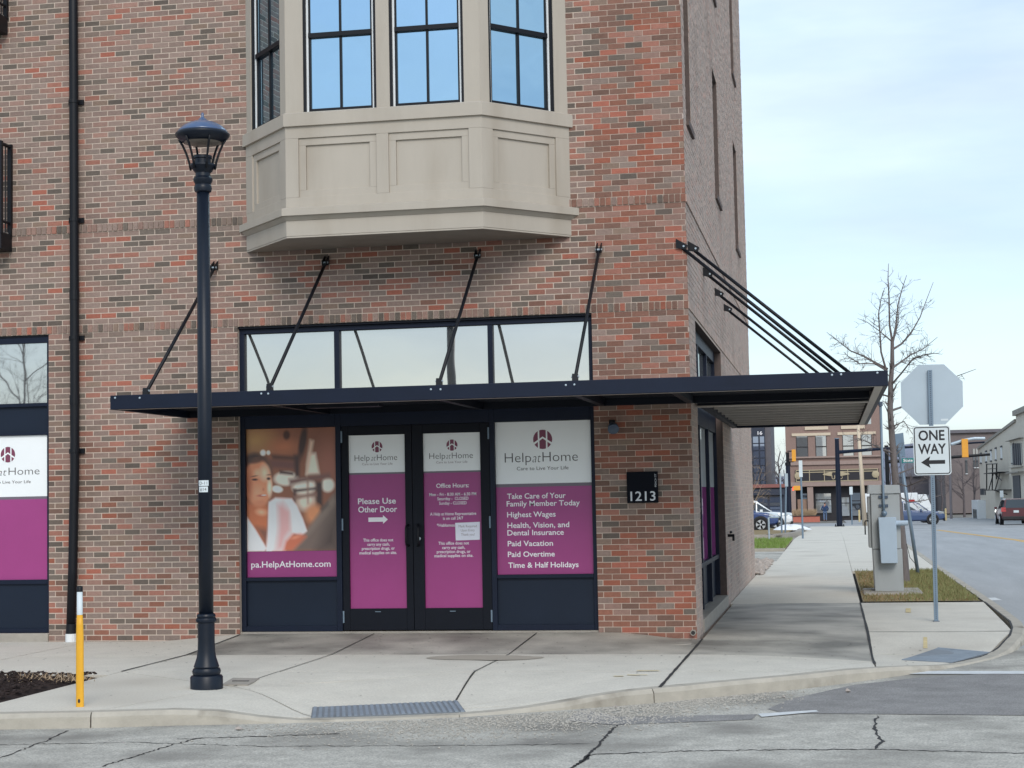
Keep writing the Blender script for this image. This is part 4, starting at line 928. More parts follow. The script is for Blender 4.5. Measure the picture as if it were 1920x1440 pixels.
# house number plaque
pl = thing('number_plaque', 'square dark plaque reading 1213 Peach St on the corner pier', 'plaque', (-.58, -.02, 1.74))
MB().box(-.762, -.402, -.035, -.005, 1.562, 1.922).build('plate', 'plaque', pl, bevel=.004)
txt(pl, '1213', -.722, -.432, 1.588, .105, -.037, 'plaque_text', bold=.01)
v_, f_ = text_mesh('PEACH ST'); a_, b_ = v_[:, 0].min(), v_[:, 0].max(); m = MB()
m.v = [(-.418 - p[1] / CAPH * .020, -.037, 1.745 + (p[0] - a_) / (b_ - a_) * .15) for p in v_]; m.f = f_; m.build('lettering', 'plaque_text', pl)
# wall light
wl = thing('wall_light', 'small silver security light under the canopy on the brick pier', 'light', (-.92, -.1, 2.43))
MB().box(-.955, -.885, -.035, -.003, 2.44, 2.53).build('backplate', 'black_metal', wl, bevel=.008)
MB().tube([(-.92, -.03, 2.485), (-.92, -.08, 2.47)], .012, 8).build('arm', 'black_metal', wl)
o = MB().lathe([(0, .0), (.035, .002), (.055, .03), (.066, .09), (.066, .10), (.058, .095), (0, .07)]).build('lamp_head', 'galv_dark', wl, smooth=True)
o.matrix_basis = Matrix.Translation((-.91, -.06, 2.475)) @ Matrix.Rotation(R(128), 4, 'X') @ Matrix.Rotation(R(12), 4, 'Y')
# hose tap and vent on the walls
tp = thing('wall_tap', 'small black hose tap on the side wall beyond the window', 'tap', (0, 6.6, 1.2)); c = atX(1372, 1004, .06)
MB().tube([(0, c[1], c[2]), (.1, c[1], c[2])], .022, 8).build('spout', 'black_metal', tp); MB().tube([(.085, c[1], c[2]), (.085, c[1], c[2] - .08)], .018, 8).build('nozzle', 'black_metal', tp); MB().tube([(.05, c[1] - .04, c[2] + .05), (.05, c[1] + .04, c[2] + .05)], .02, 8).build('handle', 'black_metal', tp)
dr = thing('wall_spout', 'small pale drain outlet in the brick at the foot of the corner', 'spout', (-.13, -.03, .1)); c = atY(1300, 1186, -.03)
MB().tube([(c[0], .0, c[2]), (c[0], -.07, c[2])], .033, 12).build('pipe', 'concrete', dr); MB().tube([(c[0], -.0701, c[2]), (c[0], -.072, c[2])], .024, 12).build('grille', 'tar', dr)

# balcony ends at the left edge of the picture
def balcony(zb, zt, x1, label):
    e = thing('balcony', label, 'balcony', (-9.5, -.6, zb)); y0, y1 = -.30, -.0
    m = MB(); m.box(-11.4, x1, y0, y1 - .01, zb, zb + .22); m.build('floor', 'black_metal', e, bevel=.01)
    MB().box(-11.38, x1 - .03, y0 + .03, y1 - .03, zb + .2205, zb + .24).build('floor_edge', 'deck', e)
    for p, q in (((x1 - .02, y0 + .02), (x1 - .02, y1 - .02)), ((-11.38, y0 + .02), (x1 - .02, y0 + .02))):
        MB().tube([(p[0], p[1], zt), (q[0], q[1], zt)], .024, 6).build('rail', 'black_metal', e); MB().tube([(p[0], p[1], zb + .36), (q[0], q[1], zb + .36)], .018, 6).build('rail', 'black_metal', e)
        L_ = (Vector(q) - Vector(p)).length; n = int(L_ / .11)
        m = MB()
        for i in range(n + 1): x = p[0] + (q[0] - p[0]) * i / n; y = p[1] + (q[1] - p[1]) * i / n; m.tube([(x, y, zb + .23), (x, y, zt)], .009, 5)
        stuff(m.build('balusters', 'black_metal', e))
    for p in ((x1 - .02, y0 + .02), (x1 - .02, -.03)): MB().box(p[0] - .025, p[0] + .025, p[1] - .025, p[1] + .025, zb + .2, zt + .03).build('post', 'black_metal', e)
A = atY(13, 272, -.15); B = atY(13, 470, -.15)
balcony(B[2], A[2], A[0], 'black metal balcony end at the left edge of the picture, lower one')
A2 = atY(5, 60, -.15); balcony(A2[2], A2[2] + (A[2] - B[2]), A2[0], 'black metal balcony corner at the top left edge of the picture')

# ================================================================== STREET FURNITURE
lp = thing('street_lamp', 'dark navy street lamp post with domed lantern in front of the brick wall', 'street lamp', (-4.0, -5.0, zf(-4, -5)))
LX, LY = -4.0, -5.0
pm('dome_sky_tint', lin(46, 74, 116), .34, .1, 6, spec=1.0, coat=.5)  # lighter blue than the post: the sky's reflection is put into the dome's colour
MB().lathe([(.145, -.03), (.145, .10), (.135, .115), (.118, .12), (.125, .135), (.128, .155), (.118, .178), (.108, .182), (.113, .195), (.105, .22), (.088, .27), (.078, .33), (.075, .42), (.075, .585), (.088, .59), (.093, .605), (.088, .625), (.08, .63), (.086, .645), (.08, .66), (.066, .668)], LX, LY, 32).build('base', 'lamp_metal', lp, smooth=True).modifiers.new('es', 'EDGE_SPLIT').split_angle = R(35)
MB().lathe([(.066, .66), (.064, 2.4), (.058, 4.5)], LX, LY, 28).build('shaft', 'lamp_metal', lp, smooth=True)
MB().lathe([(.058, 4.49), (.075, 4.50), (.082, 4.53), (.075, 4.56), (.07, 4.565), (.088, 4.60), (.088, 4.62), (.07, 4.64), (.068, 4.67), (.10, 4.71), (.118, 4.735), (.118, 4.75), (.075, 4.755), (.075, 4.80), (.085, 4.805), (.085, 4.83), (.07, 4.832)], LX, LY, 28).build('collar', 'lamp_metal', lp, smooth=True).modifiers.new('es', 'EDGE_SPLIT').split_angle = R(35)
for i in range(6):
    a = R(8 + 60 * i); P = [(.112, 4.70), (.125, 4.77), (.15, 4.85), (.185, 4.93), (.218, 4.985)]
    MB().tube([(LX + r * math.cos(a), LY + r * math.sin(a), z) for r, z in P], .011, 8).build('cage_arm', 'black_metal', lp, smooth=True)
MB().lathe([(.185, 4.955), (.215, 4.98), (.24, 5.005), (.248, 5.02), (.248, 5.032), (.236, 5.042), (.2, 5.045)], LX, LY, 32).build('rim', 'lamp_metal', lp, smooth=True)
MB().lathe([(.234, 5.0435), (.222, 5.062), (.185, 5.10), (.13, 5.132), (.07, 5.152), (.045, 5.16), (.028, 5.18), (.014, 5.19), (.012, 5.20), (.014, 5.215), (.008, 5.232), (0, 5.233)], LX, LY, 32).build('dome', 'dome_sky_tint', lp, smooth=True)
pm('lens', lin(120, 112, 104), .4, .1, 8); MB().lathe([(0, 4.935), (.12, 4.935), (.17, 4.955), (.18, 4.97), (0, 4.972)], LX, LY, 24).build('lens', 'lens', lp, smooth=True)
def sticker(z0, z1, a0, a1, s):
    m = MB(); r = .0662; k = 8
    for i in range(k + 1): a = R(a0 + (a1 - a0) * i / k); m.v += [(LX + r * math.cos(a), LY + r * math.sin(a), z0), (LX + r * math.cos(a), LY + r * math.sin(a), z1)]
    m.f = [(2 * i, 2 * i + 2, 2 * i + 3, 2 * i + 1) for i in range(k)]; o = m.build('sticker', 'sign_white', lp)
    v, f = text_mesh(s); a, b = v[:, 0].min(), v[:, 0].max(); m = MB(); r = .0669
    for p in v: an = R(a0 + 12 + (a1 - a0 - 24) * (p[0] - a) / (b - a)); m.v.append((LX + r * math.cos(an), LY + r * math.sin(an), z0 + .012 + p[1] / CAPH * (z1 - z0 - .024)))
    m.f = f; m.build('lettering', 'ink', o)
sticker(1.812, 1.862, 232, 318, 'D-11'); sticker(1.755, 1.806, 236, 312, '#14')

mk = thing('marker_post', 'slim yellow marker post with white top and black cap at the kerb', 'marker post', (-4.585, -6.35, zf(-4.585, -6.35)))
px_, py_, pz_ = -4.585, -6.35, .0
def oval(m, prof):
    k = 14; n = len(m.v)
    for (rx, ry, z) in prof:
        for j in range(k): t_ = 2 * math.pi * j / k; m.v.append((px_ + rx * math.cos(t_), py_ + ry * math.sin(t_), z))
    for i in range(len(prof) - 1):
        for j in range(k): q = (j + 1) % k; m.f.append((n + i * k + j, n + i * k + q, n + (i + 1) * k + q, n + (i + 1) * k + j))
    m.f.append(tuple(n + (len(prof) - 1) * k + j for j in range(k))); return m
oval(MB(), [(.035, .02, pz_ - .02), (.034, .02, .4), (.034, .02, .56), (.03, .022, .66), (.024, .022, .755)]).build('post', 'yellow_post', mk, smooth=True)
oval(MB(), [(.0245, .0225, .754), (.0235, .0225, .945)]).build('white_sleeve', 'sign_white', mk, smooth=True); oval(MB(), [(.025, .024, .944), (.025, .024, .985), (.018, .018, .992)]).build('cap', 'black_metal', mk, smooth=True)
m = MB(); k = 10; m.v = [(px_ + .001 + .011 * math.cos(2 * math.pi * j / k), py_ - .0208, .05 + .018 * math.sin(2 * math.pi * j / k)) for j in range(k)]; m.f = [tuple(range(k))]; m.build('bolt_hole', 'tar', mk)

# stop sign seen from behind with a one-way sign on the same perforated post
sg = thing('sign_post', 'perforated steel post carrying the back of a stop sign and a one way sign', 'street sign', (2.82, 2.43, 0))
SX, SY = 2.835, 2.43
def lean(z): return SX + (z - 3.15) * .0105
m = MB(); w = .026
m.hexa([(lean(0) - w, SY - w, -.05), (lean(0) + w, SY - w, -.05), (lean(0) + w, SY + w, -.05), (lean(0) - w, SY + w, -.05)], [(lean(3.16) - w, SY - w, 3.16), (lean(3.16) + w, SY - w, 3.16), (lean(3.16) + w, SY + w, 3.16), (lean(3.16) - w, SY + w, 3.16)])
post = m.build('post', 'galv', sg); m = MB(); z = .04
while z < 3.14:
    if not 1.80 < z < 2.46:
        n = len(m.v); m.v += [(lean(z) + .008 * math.cos(j * math.pi / 4), SY - w - .001, z + .008 * math.sin(j * math.pi / 4)) for j in range(8)]; m.f.append(tuple(range(n, n + 8)))
    z += .0254 if z > 0 else .03
stuff(m.build('holes', 'galv_dark', post))
MB().box(lean(0) - .04, lean(0) + .04, SY - .04, SY + .04, -.02, zf(2.8, 2.43) + .008).build('foot', 'galv_dark', sg)
cx_, cz_, rr = 2.851, 2.852, .762 / 2 / math.cos(R(22.5)); k = 8
pts = [(cx_ + rr * math.cos(R(22.5 + 45 * i) - .012), cz_ + rr * math.sin(R(22.5 + 45 * i) - .012)) for i in range(8)]
MB().prism_y(pts, SY + w + .001, SY + w + .005).build('stop_sign_back', 'alum', sg, bevel=.001)
m = MB().box(cx_ + .10, cx_ + .19, SY + w - .001, SY + w + .0006, 2.515, 2.54); m.build('maker_label', 'sign_white', sg)
def rrect(x0, x1, z0, z1, r, y, k=6):
    p = []
    for cx, cz, a in ((x1 - r, z0 + r, -90), (x1 - r, z1 - r, 0), (x0 + r, z1 - r, 90), (x0 + r, z0 + r, 180)):
        for i in range(k + 1): p.append((cx + r * math.cos(R(a + 90 * i / k)), cz + r * math.sin(R(a + 90 * i / k))))
    return p
ox0, ox1, oz0, oz1 = 2.597, 3.054, 1.833, 2.452; yy = SY - w - .006
ow = MB().prism_y(rrect(ox0, ox1, oz0, oz1, .04, yy), yy, yy + .004).build('one_way_sign', 'sign_white', sg)
m = MB(); o_ = rrect(ox0 + .012, ox1 - .012, oz0 + .012, oz1 - .012, .032, 0); i_ = rrect(ox0 + .024, ox1 - .024, oz0 + .024, oz1 - .024, .022, 0); n = len(o_)
m.v = [(p[0], yy - .0012, p[1]) for p in o_] + [(p[0], yy - .0012, p[1]) for p in i_]; m.f = [(i, (i + 1) % n, n + (i + 1) % n, n + i) for i in range(n)]; m.build('border', 'sign_black', ow)
txt(ow, 'ONE', 2.664, 2.985, 2.273, .121, yy - .0014, 'sign_black', bold=.022); txt(ow, 'WAY', 2.654, 2.998, 2.102, .121, yy - .0014, 'sign_black', bold=.022)
MB().prism_y([(2.685, 1.993), (2.80, 1.922), (2.785, 1.972), (2.98, 1.972), (2.98, 2.02), (2.785, 2.02), (2.80, 2.07)], yy - .0016, yy - .0004).build('arrow', 'sign_black', ow)

# traffic signal control cabinet
cb = thing('control_cabinet', 'grey metal traffic signal cabinet with a blue grey meter box on a concrete pad', 'cabinet', (2.41, 8.4, 0))
MB().hexa([(1.98, 7.75, -.05), (2.98, 7.75, -.05), (2.98, 9.2, -.05), (1.98, 9.2, -.05)], [(2.02, 7.8, .05), (2.92, 7.8, .05), (2.92, 9.15, .05), (2.02, 9.15, .05)]).build('concrete_pad', 'concrete', cb, bevel=.02)
CYF = 8.15
MB().hexa([(2.20, CYF, .05), (2.645, CYF, .05), (2.645, CYF + .75, .05), (2.20, CYF + .75, .05)], [(2.185, CYF, .715), (2.64, CYF, .715), (2.64, CYF + .75, .715), (2.185, CYF + .75, .715)]).build('plinth', 'cab_grey', cb, bevel=.006)
MB().box(2.175, 2.625, CYF - .004, CYF + .76, .722, 1.60).build('body', 'cab_grey', cb, bevel=.008)
MB().hexa([(2.13, CYF - .03, 1.602), (2.64, CYF - .03, 1.602), (2.64, CYF + .8, 1.602), (2.13, CYF + .8, 1.602)], [(2.145, CYF - .02, 1.745), (2.63, CYF - .02, 1.735), (2.63, CYF + .79, 1.735), (2.145, CYF + .79, 1.745)]).build('roof', 'cab_grey', cb, bevel=.006)
MB().box(2.13, 2.174, CYF + .05, CYF + .72, .74, 1.56).build('door', 'cab_grey', cb, bevel=.006)
MB().tube([(2.135, CYF + .12, 1.17), (2.085, CYF + .12, 1.17), (2.075, CYF + .12, 1.15), (2.075, CYF + .12, .95)], .011, 8).build('door_handle', 'black_metal', cb)
MB().hexa([(2.30, CYF - .19, .50), (2.555, CYF - .19, .50), (2.555, CYF - .005, .50), (2.30, CYF - .005, .50)], [(2.28, CYF - .17, 1.225), (2.555, CYF - .17, 1.225), (2.555, CYF - .005, 1.225), (2.28, CYF - .005, 1.225)]).build('meter_box', 'box_blue', cb, bevel=.008)
MB().tube([(2.55, CYF - .09, 1.13), (2.74, CYF - .09, 1.13)], .042, 12).build('conduit', 'box_blue', cb)
MB().tube([(2.372, CYF - .05, 1.30), (2.372, CYF - .05, 1.5), (2.378, CYF - .05, 3.02)], .021, 10).build('service_mast', 'galv', cb, smooth=True)
MB().tube([(2.378, CYF - .05, 3.0), (2.378, CYF - .05, 3.07)], .036, 10).build('mast_head', 'galv_dark', cb)
for z in (1.41, 1.55): MB().box(2.30, 2.445, CYF - .03, CYF - .005, z - .02, z + .02).build('clamp', 'galv_dark', cb)
o = MB().lathe([(0, 0), (.03, 0), (.045, .02), (.045, .07), (.02, .1), (0, .1)], 0, 0, 14).build('conduit_elbow', 'galv', cb, smooth=True); o.matrix_basis = Matrix.Translation((2.378, CYF - .03, 1.29)) @ Matrix.Rotation(R(90), 4, 'X')

# leaning street-name pole
sp = thing('name_sign_pole', 'leaning grey steel pole with a small green State street sign', 'street sign', (3.18, 14.5, 0))
MB().tube([(3.18, 14.5, -.05), (2.90, 14.5, 2.45)], .036, 10).build('pole', 'galv', sp, smooth=True)
pm('sign_green', lin(34, 132, 132), .5, .05, 6); MB().box(2.94, 3.17, 14.455, 14.463, 2.185, 2.275).build('name_plate', 'sign_green', sp)
txt(sp, 'State', 2.965, 3.145, 2.207, .05, 14.452, 'ink_white', bold=.02)
MB().hexa([(2.82, 14.47, 2.30), (3.02, 14.62, 2.30), (3.02, 14.63, 2.30), (2.82, 14.48, 2.30)], [(2.80, 14.47, 2.75), (2.99, 14.62, 2.78), (2.99, 14.63, 2.78), (2.80, 14.48, 2.75)]).build('sign_plate', 'galv', sp)

# ================================================================== TREES
def branch(m, p, d, L_, r, depth, rr, twig, curl=.25, up=.12, nseg=5, kids=4, spread=.8, kmin=.25, shrink=(.45, .7)):
    pts = [Vector(p)]; rs = [r]; d = Vector(d).normalized()
    for i in range(nseg):
        d = (d + Vector((rr.gauss(0, curl), rr.gauss(0, curl), rr.gauss(0, curl) + up)) * .3).normalized()
        pts.append(pts[-1] + d * (L_ / nseg)); rs.append(r * (1 - .72 * (i + 1) / nseg))
    (m if depth > 0 and r > .012 else twig).tube(pts, rs, 6 if r > .02 else 4 if r > .006 else 3, cap=False)
    grow(m, pts, rs, L_, depth, rr, twig, kids, spread, kmin, shrink)
def grow(m, pts, rs, L_, depth, rr, twig, kids=4, spread=.8, kmin=.25, shrink=(.45, .7)):
    if depth <= 0: return
    for k in range(kids):
        t = rr.uniform(kmin, .97) * (len(pts) - 1); i = min(int(t), len(pts) - 2); q = pts[i].lerp(pts[i + 1], t - i); d = (pts[i + 1] - pts[i]).normalized()
        n = Vector((rr.gauss(0, 1), rr.gauss(0, 1), rr.gauss(0, .7))); n = (n - n.dot(d) * d).normalized()
        branch(m, q, d * rr.uniform(.5, 1) + n * spread, L_ * rr.uniform(*shrink) * (1 - .35 * t / len(pts)), max(rs[i] * rr.uniform(.35, .55), .0035), depth - 1, rr, twig, kids=max(2, kids - 1), spread=spread, shrink=shrink)
tr = thing('street_tree', 'young bare street tree behind the control cabinet', 'tree', (2.80, 11.5, 0))
rr = random.Random(11); m = MB(); tw = MB()
TYD = 11.5
def tpx(pp, dy=0.):
    n = len(pp); return [Vector(atY(u, v, TYD + dy * i / max(1, n - 1))) for i, (u, v) in enumerate(pp)]
limbs = [  # (pixel path, depth drift, base radius, tip radius, kids)
    ([(1698, 1096), (1694, 1040), (1687, 970), (1679, 900), (1674, 840), (1669, 770), (1670, 720), (1673, 680), (1673, 640)], 0, .085, .032, 26),
    ([(1673, 640), (1668, 610), (1667, 560), (1665, 520), (1666, 494)], .2, .022, .004, 12),
    ([(1674, 642), (1680, 610), (1684, 570), (1692, 540), (1700, 516)], -.2, .02, .004, 10),
    ([(1675, 640), (1684, 605), (1687, 565)], .3, .014, .003, 6),
    ([(1674, 655), (1690, 645), (1708, 625), (1725, 595), (1735, 568), (1750, 529)], .3, .022, .004, 12),
    ([(1661, 692), (1652, 660), (1650, 625), (1647, 590), (1652, 560), (1659, 540)], -.3, .02, .004, 12),
    ([(1664, 692), (1645, 682), (1620, 668), (1595, 658), (1572, 640), (1550, 623)], .4, .024, .004, 18),
    ([(1664, 696), (1640, 682), (1612, 682), (1590, 668), (1582, 660)], -.8, .016, .004, 12),
    ([(1673, 690), (1690, 678), (1708, 665), (1730, 655), (1758, 632)], .5, .022, .004, 16),
    ([(1671, 722), (1690, 700), (1712, 672), (1738, 664), (1760, 662)], -.9, .02, .004, 16),
    ([(1672, 640), (1660, 630), (1648, 620), (1626, 604), (1608, 597)], .4, .014, .003, 8),
    ([(1671, 770), (1700, 760), (1740, 730), (1795, 705), (1830, 692)], 1.2, .022, .004, 10),
    ([(1671, 745), (1640, 735), (1600, 705), (1578, 690)], .8, .016, .004, 10),
    ([(1675, 850), (1655, 842), (1630, 830), (1610, 822), (1590, 828)], -.9, .02, .004, 12),
    ([(1680, 890), (1710, 878), (1740, 880), (1765, 868)], 1.0, .016, .004, 8),
    ([(1681, 905), (1700, 912), (1730, 900), (1760, 890)], -1.0, .014, .004, 8),
    ([(1684, 930), (1705, 942), (1735, 938), (1765, 928)], .6, .014, .004, 7),
    ([(1673, 800), (1695, 790), (1710, 812), (1722, 830)], -.5, .012, .003, 8)]
for pp, dy, r0, r1, kids in limbs:
    P = tpx(pp, dy); n = len(P); rs = [r0 + (r1 - r0) * i / (n - 1) for i in range(n)]
    m.tube(P, rs, 9 if r0 > .04 else 6, cap=False)
    for k in range(int(kids * 1.5)):
        t = rr.uniform(.2 if r0 < .05 else .45, .86) * (n - 1); i = min(int(t), n - 2); q = P[i].lerp(P[i + 1], t - i); d = (P[i + 1] - P[i]).normalized()
        nn = Vector((rr.gauss(0, 1), rr.gauss(0, 1), rr.gauss(0, .6))); nn = (nn - nn.dot(d) * d).normalized()
        branch(tw, q, d * rr.uniform(.3, 1) + nn * .9, rr.uniform(.2, .5) * (1.15 - .75 * t / (n - 1)), max(.0055, rs[i] * .3), 2 if rr.random() < .35 else 1, rr, tw, kids=2, up=.2)
m.build('trunk', 'bark', tr, smooth=True); tw.build('crown', 'bark', tr)
MB().tube([atY(1700, 1020, 11.45), atY(1706, 1045, 12.2), atY(1720, 1062, 14.2)], .006, 5).build('guy_wire', 'tar', tr)

def bare_tree(name, label, x, y, h, seed, mat='bark_far', group=None, dep=4, r0=None, kids=6, cat='tree'):
    rr = random.Random(seed); z = gz(y); e = thing(name, label, cat, (x, y, z), 0, group); m = MB(); tw = MB(); r0 = r0 or h * .018
    n = 7; P = [Vector((x + rr.gauss(0, .02) * i, y, z - .1 + h * .75 * i / (n - 1))) for i in range(n)]; rs = [r0 * (1 - .7 * i / (n - 1)) for i in range(n)]
    m.tube(P, rs, 8, cap=False)
    for k in range(kids * 2):
        t = rr.uniform(.25, .99) * (n - 1); i = min(int(t), n - 2); q = P[i].lerp(P[i + 1], t - i); a = rr.uniform(0, 6.3)
        branch(m, q, (math.cos(a), math.sin(a), rr.uniform(.5, 1.3)), h * rr.uniform(.22, .42), rs[i] * .5, dep - 1, rr, tw, kids=kids, spread=.7)
    m.build('trunk', mat, e, smooth=True); tw.build('crown', mat, e)
    return e

bare_tree('bare_tree', 'bare tree across the street, seen only as a reflection in the left shop window', -27.5, -38, 10.5, 77, 'bark', dep=4, kids=6, r0=.11)

# ================================================================== BACKGROUND
def dx(u, y): return float(atY(u, 900, y)[0])
def dz(v, y, u=1560): return float(atY(u, v, y)[2])
pm('hazed_brick', lin(144, 122, 114), .9, .10, 6, spec=.2); pm('brown_trim', lin(156, 136, 128), .85, .08, 4); pm('cream_stone', lin(206, 190, 168), .8, .06, 4)  # the building's brick is greyed paler, distance haze put into its colour
pm('gold_trim', lin(176, 162, 134), .6, .1, 5); pm('shop_dark', lin(36, 34, 40), .6, .2, 2); pm('blind', lin(150, 148, 146), .7, .1, 3); pm('board', lin(150, 124, 108), .8, .08, 3)
glass('far_glass', (.7, .75, .8, 1), (.07, .075, .085, 1), .4); glass('far_glass_pale', (.7, .75, .8, 1), (.28, .30, .31, 1), .4)
# brown brick building closing the view
BY = 175.
bb = thing('brown_building', 'brown brick building with dark shop front and cream lintels closing the street', 'building', (2, BY, gz(BY)))
X0, X1 = dx(1475, BY), dx(1655, BY); zb = gz(BY) - .2; zt = 13.2
zp = lambda v: dz(v, BY)
ux = lambda u: dx(u, BY)
sh0, sh1 = zp(972), zp(912)
MB().box(X0, X1, BY, BY + 16, sh1, zt).build('wall', 'hazed_brick', bb); MB().box(X0 + .2, X1 - .2, BY + 1.2, BY + 15.9, zb, sh1).build('wall', 'shop_dark', bb)
for a, b in ((1475, 1491), (1513, 1524), (1640, 1655)): MB().box(ux(a), ux(b), BY - .12, BY + 1.3, zb, sh1 - .005).build('pier', 'brown_trim', bb)
MB().box(X0 - .1, X1 + .1, BY - .25, BY - .002, zp(911), zp(903)).build('cornice', 'brown_trim', bb)
MB().box(X0, X1, BY - .2, BY - .002, zp(871), zp(864)).build('cornice', 'brown_trim', bb); MB().box(X0, X1, BY - .3, BY - .002, zp(858), zp(855)).build('cornice', 'brown_trim', bb)
MB().box(X0 - .3, X1 + .3, BY - .5, BY + 16, zt, zt + .5).build('parapet', 'brown_trim', bb)
for a, b in ((1487, 1560), (1573, 1645)): MB().box(ux(a), ux(b), BY - .15, BY - .003, zp(816), zp(811)).build('lintel', 'cream_stone', bb)
for a, b in ((1512, 1556), (1580, 1625)): MB().box(ux(a), ux(b), BY - .15, BY - .003, zp(805), zp(799)).build('lintel', 'cream_stone', bb)
for j, (a, b) in enumerate(((1495, 1517), (1531, 1552), (1582, 1603), (1617, 1637))):
    w = MB().box(ux(a), ux(b), BY - .02, BY + .1, zp(855), zp(816.5)).build('window', 'far_glass' if j == 0 else 'far_glass_pale', bb)
    m = MB(); m.box(ux(a), ux(b), BY - .06, BY - .021, zp(838), zp(836)); m.build('meeting_rail', 'shop_dark', w)
    for s, t_ in ((a, a + 1), (b - 1, b)): MB().box(ux(s), ux(t_), BY - .06, BY - .0215, zp(855), zp(817)).build('frame', 'shop_dark', w)
for j, (a, b) in enumerate(((1495, 1517), (1531, 1552), (1582, 1603), (1617, 1637))): MB().box(ux(a), ux(b), BY - .02, BY + .1, zp(797), zp(752)).build('window', 'far_glass_pale', bb)
# sign band with leaded glass and ornaments
sb = MB().box(ux(1491), ux(1648), BY - .1, BY - .004, zp(902.5), zp(880.5)).build('sign_band', 'shop_dark', bb)
for v0, v1 in ((902.5, 901), (885.5, 884), (881.5, 880)): MB().box(ux(1493), ux(1647), BY - .14, BY - .101, zp(v0), zp(v1)).build('band_moulding', 'gold_trim', sb)
for u in (1493, 1518, 1546, 1590, 1619.5, 1646): MB().box(ux(u - .7), ux(u + .7), BY - .15, BY - .1405, zp(902), zp(881)).build('band_bar', 'gold_trim', sb)
for u in (1496.5, 1642): MB().lathe([(0, 0), (.42, 0), (.38, .08), (.15, .12), (0, .12)], 0, 0, 12).build('rosette', 'gold_trim', sb).matrix_basis = Matrix.Translation((ux(u), BY - .12, zp(891))) @ Matrix.Rotation(R(90), 4, 'X')
for s in (-1, 1): MB().hexa([(ux(1568) + s * .5, BY - .13, zp(893)), (ux(1568) + s * 1.5, BY - .13, zp(890)), (ux(1568) + s * 1.4, BY - .13, zp(888)), (ux(1568) + s * .4, BY - .13, zp(884))], [(ux(1568) + s * .5, BY - .2, zp(893)), (ux(1568) + s * 1.5, BY - .2, zp(890)), (ux(1568) + s * 1.4, BY - .2, zp(888)), (ux(1568) + s * .4, BY - .2, zp(884))]).build('ornament', 'gold_trim', sb)
txt(sb, 'U', ux(1559.5), ux(1566), zp(898.5), .42, BY - .16, 'gold_trim', bold=.02); txt(sb, 'D', ux(1575), ux(1580), zp(898.5), .42, BY - .16, 'gold_trim', bold=.02)
for a, b, v0, v1, mt in ((1528, 1557, 962, 925, 'far_glass_pale'), (1577, 1591, 968, 933, 'far_glass_pale'), (1596, 1612, 968, 925, 'far_glass'), (1620, 1632, 962, 925, 'far_glass')):
    w = MB().box(ux(a), ux(b), BY + 1.0, BY + 1.15, zp(v0), zp(v1)).build('shop_window', mt, bb)
    MB().box(ux(a), ux(b), BY + .94, BY + .999, zp((v0 + v1) / 2 - 6), zp((v0 + v1) / 2 - 7.5)).build('glazing_bar', 'shop_dark', w)
MB().box(ux(1494), ux(1512), BY + .3, BY + .5, zb, zp(935)).build('boarded_door', 'board', bb); MB().box(ux(1500), ux(1512), BY + .3, BY + .5, zp(934.5), zp(924)).build('fanlight', 'far_glass', bb)
# red planter wall
pw = thing('planter_wall', 'low red brick planter wall with dry grasses before the brown building', 'wall', (-1.5, 150, gz(150))); pm('red_wall', lin(186, 112, 96), .85, .08, 4)
y_ = 148.; MB().box(dx(1484, y_), dx(1535, y_), y_, y_ + .5, gz(y_) - .1, dz(967.5, y_)).build('wall_face', 'red_wall', pw); MB().box(dx(1483, y_), dx(1535.6, y_), y_ - .06, y_ + .6, dz(967.4, y_), dz(966, y_)).build('coping', 'shop_dark', pw)
m = MB(); rr = random.Random(3)
for i in range(900):
    x = rr.uniform(dx(1484, y_), dx(1527, y_)); h = rr.uniform(.2, .75); a = rr.gauss(0, .18); m.quad((x - .03, y_ + .4, dz(966, y_)), (x + .03, y_ + .4, dz(966, y_)), (x + a, y_ + .4 + rr.gauss(0, .1), dz(966, y_) + h))
stuff(tag(m.build('dry_grass', 'straw'), 'tufts of dry grass along the top of the red planter wall', 'grass'))
# dark glass tower at the left and low shop beside it
pm('tower_dark', lin(44, 50, 66), .5, .2, .6); pm('tower_grey', lin(108, 106, 112), .8, .1, 1)
ty = 205.
tw_ = thing('dark_tower', 'dark blue grey tall building seen past the side wall', 'building', (-10, ty, gz(ty)))
MB().box(dx(1340, ty), dx(1436, ty), ty, ty + 16, gz(ty), dz(700, ty)).build('glass_block', 'tower_dark', tw_); MB().box(dx(1436.2, ty), dx(1447, ty), ty + 1, ty + 16, gz(ty), dz(703, ty)).build('pier', 'tower_grey', tw_)
glass('tower_glass', (.45, .55, .75, 1), (.03, .04, .08, 1), .5)
for a, b in ((1414, 1424), (1427, 1435)):
    for v in range(815, 920, 14): MB().box(dx(a, ty), dx(b, ty), ty - .06, ty + .1, dz(v + 12, ty), dz(v, ty)).build('window', 'tower_glass', tw_)
txt(tw_, '16', dx(1423, ty), dx(1432, ty), dz(811.5, ty), .42, ty - .08, 'ink_white', bold=.03)
ls = thing('low_shop', 'low dark shop building with a red brown roof edge behind the parked cars', 'building', (-9, 150, gz(150))); ly = 150.
MB().box(dx(1330, ly), dx(1476, ly), ly, ly + 9, gz(ly) - .1, dz(912, ly)).build('wall', 'tower_dark', ls); pm('red_roof', lin(140, 92, 86), .8, .1, 3); MB().box(dx(1330, ly), dx(1472, ly), ly - .4, ly + 9, dz(912, ly), dz(905.5, ly)).build('roof_edge', 'red_roof', ls)
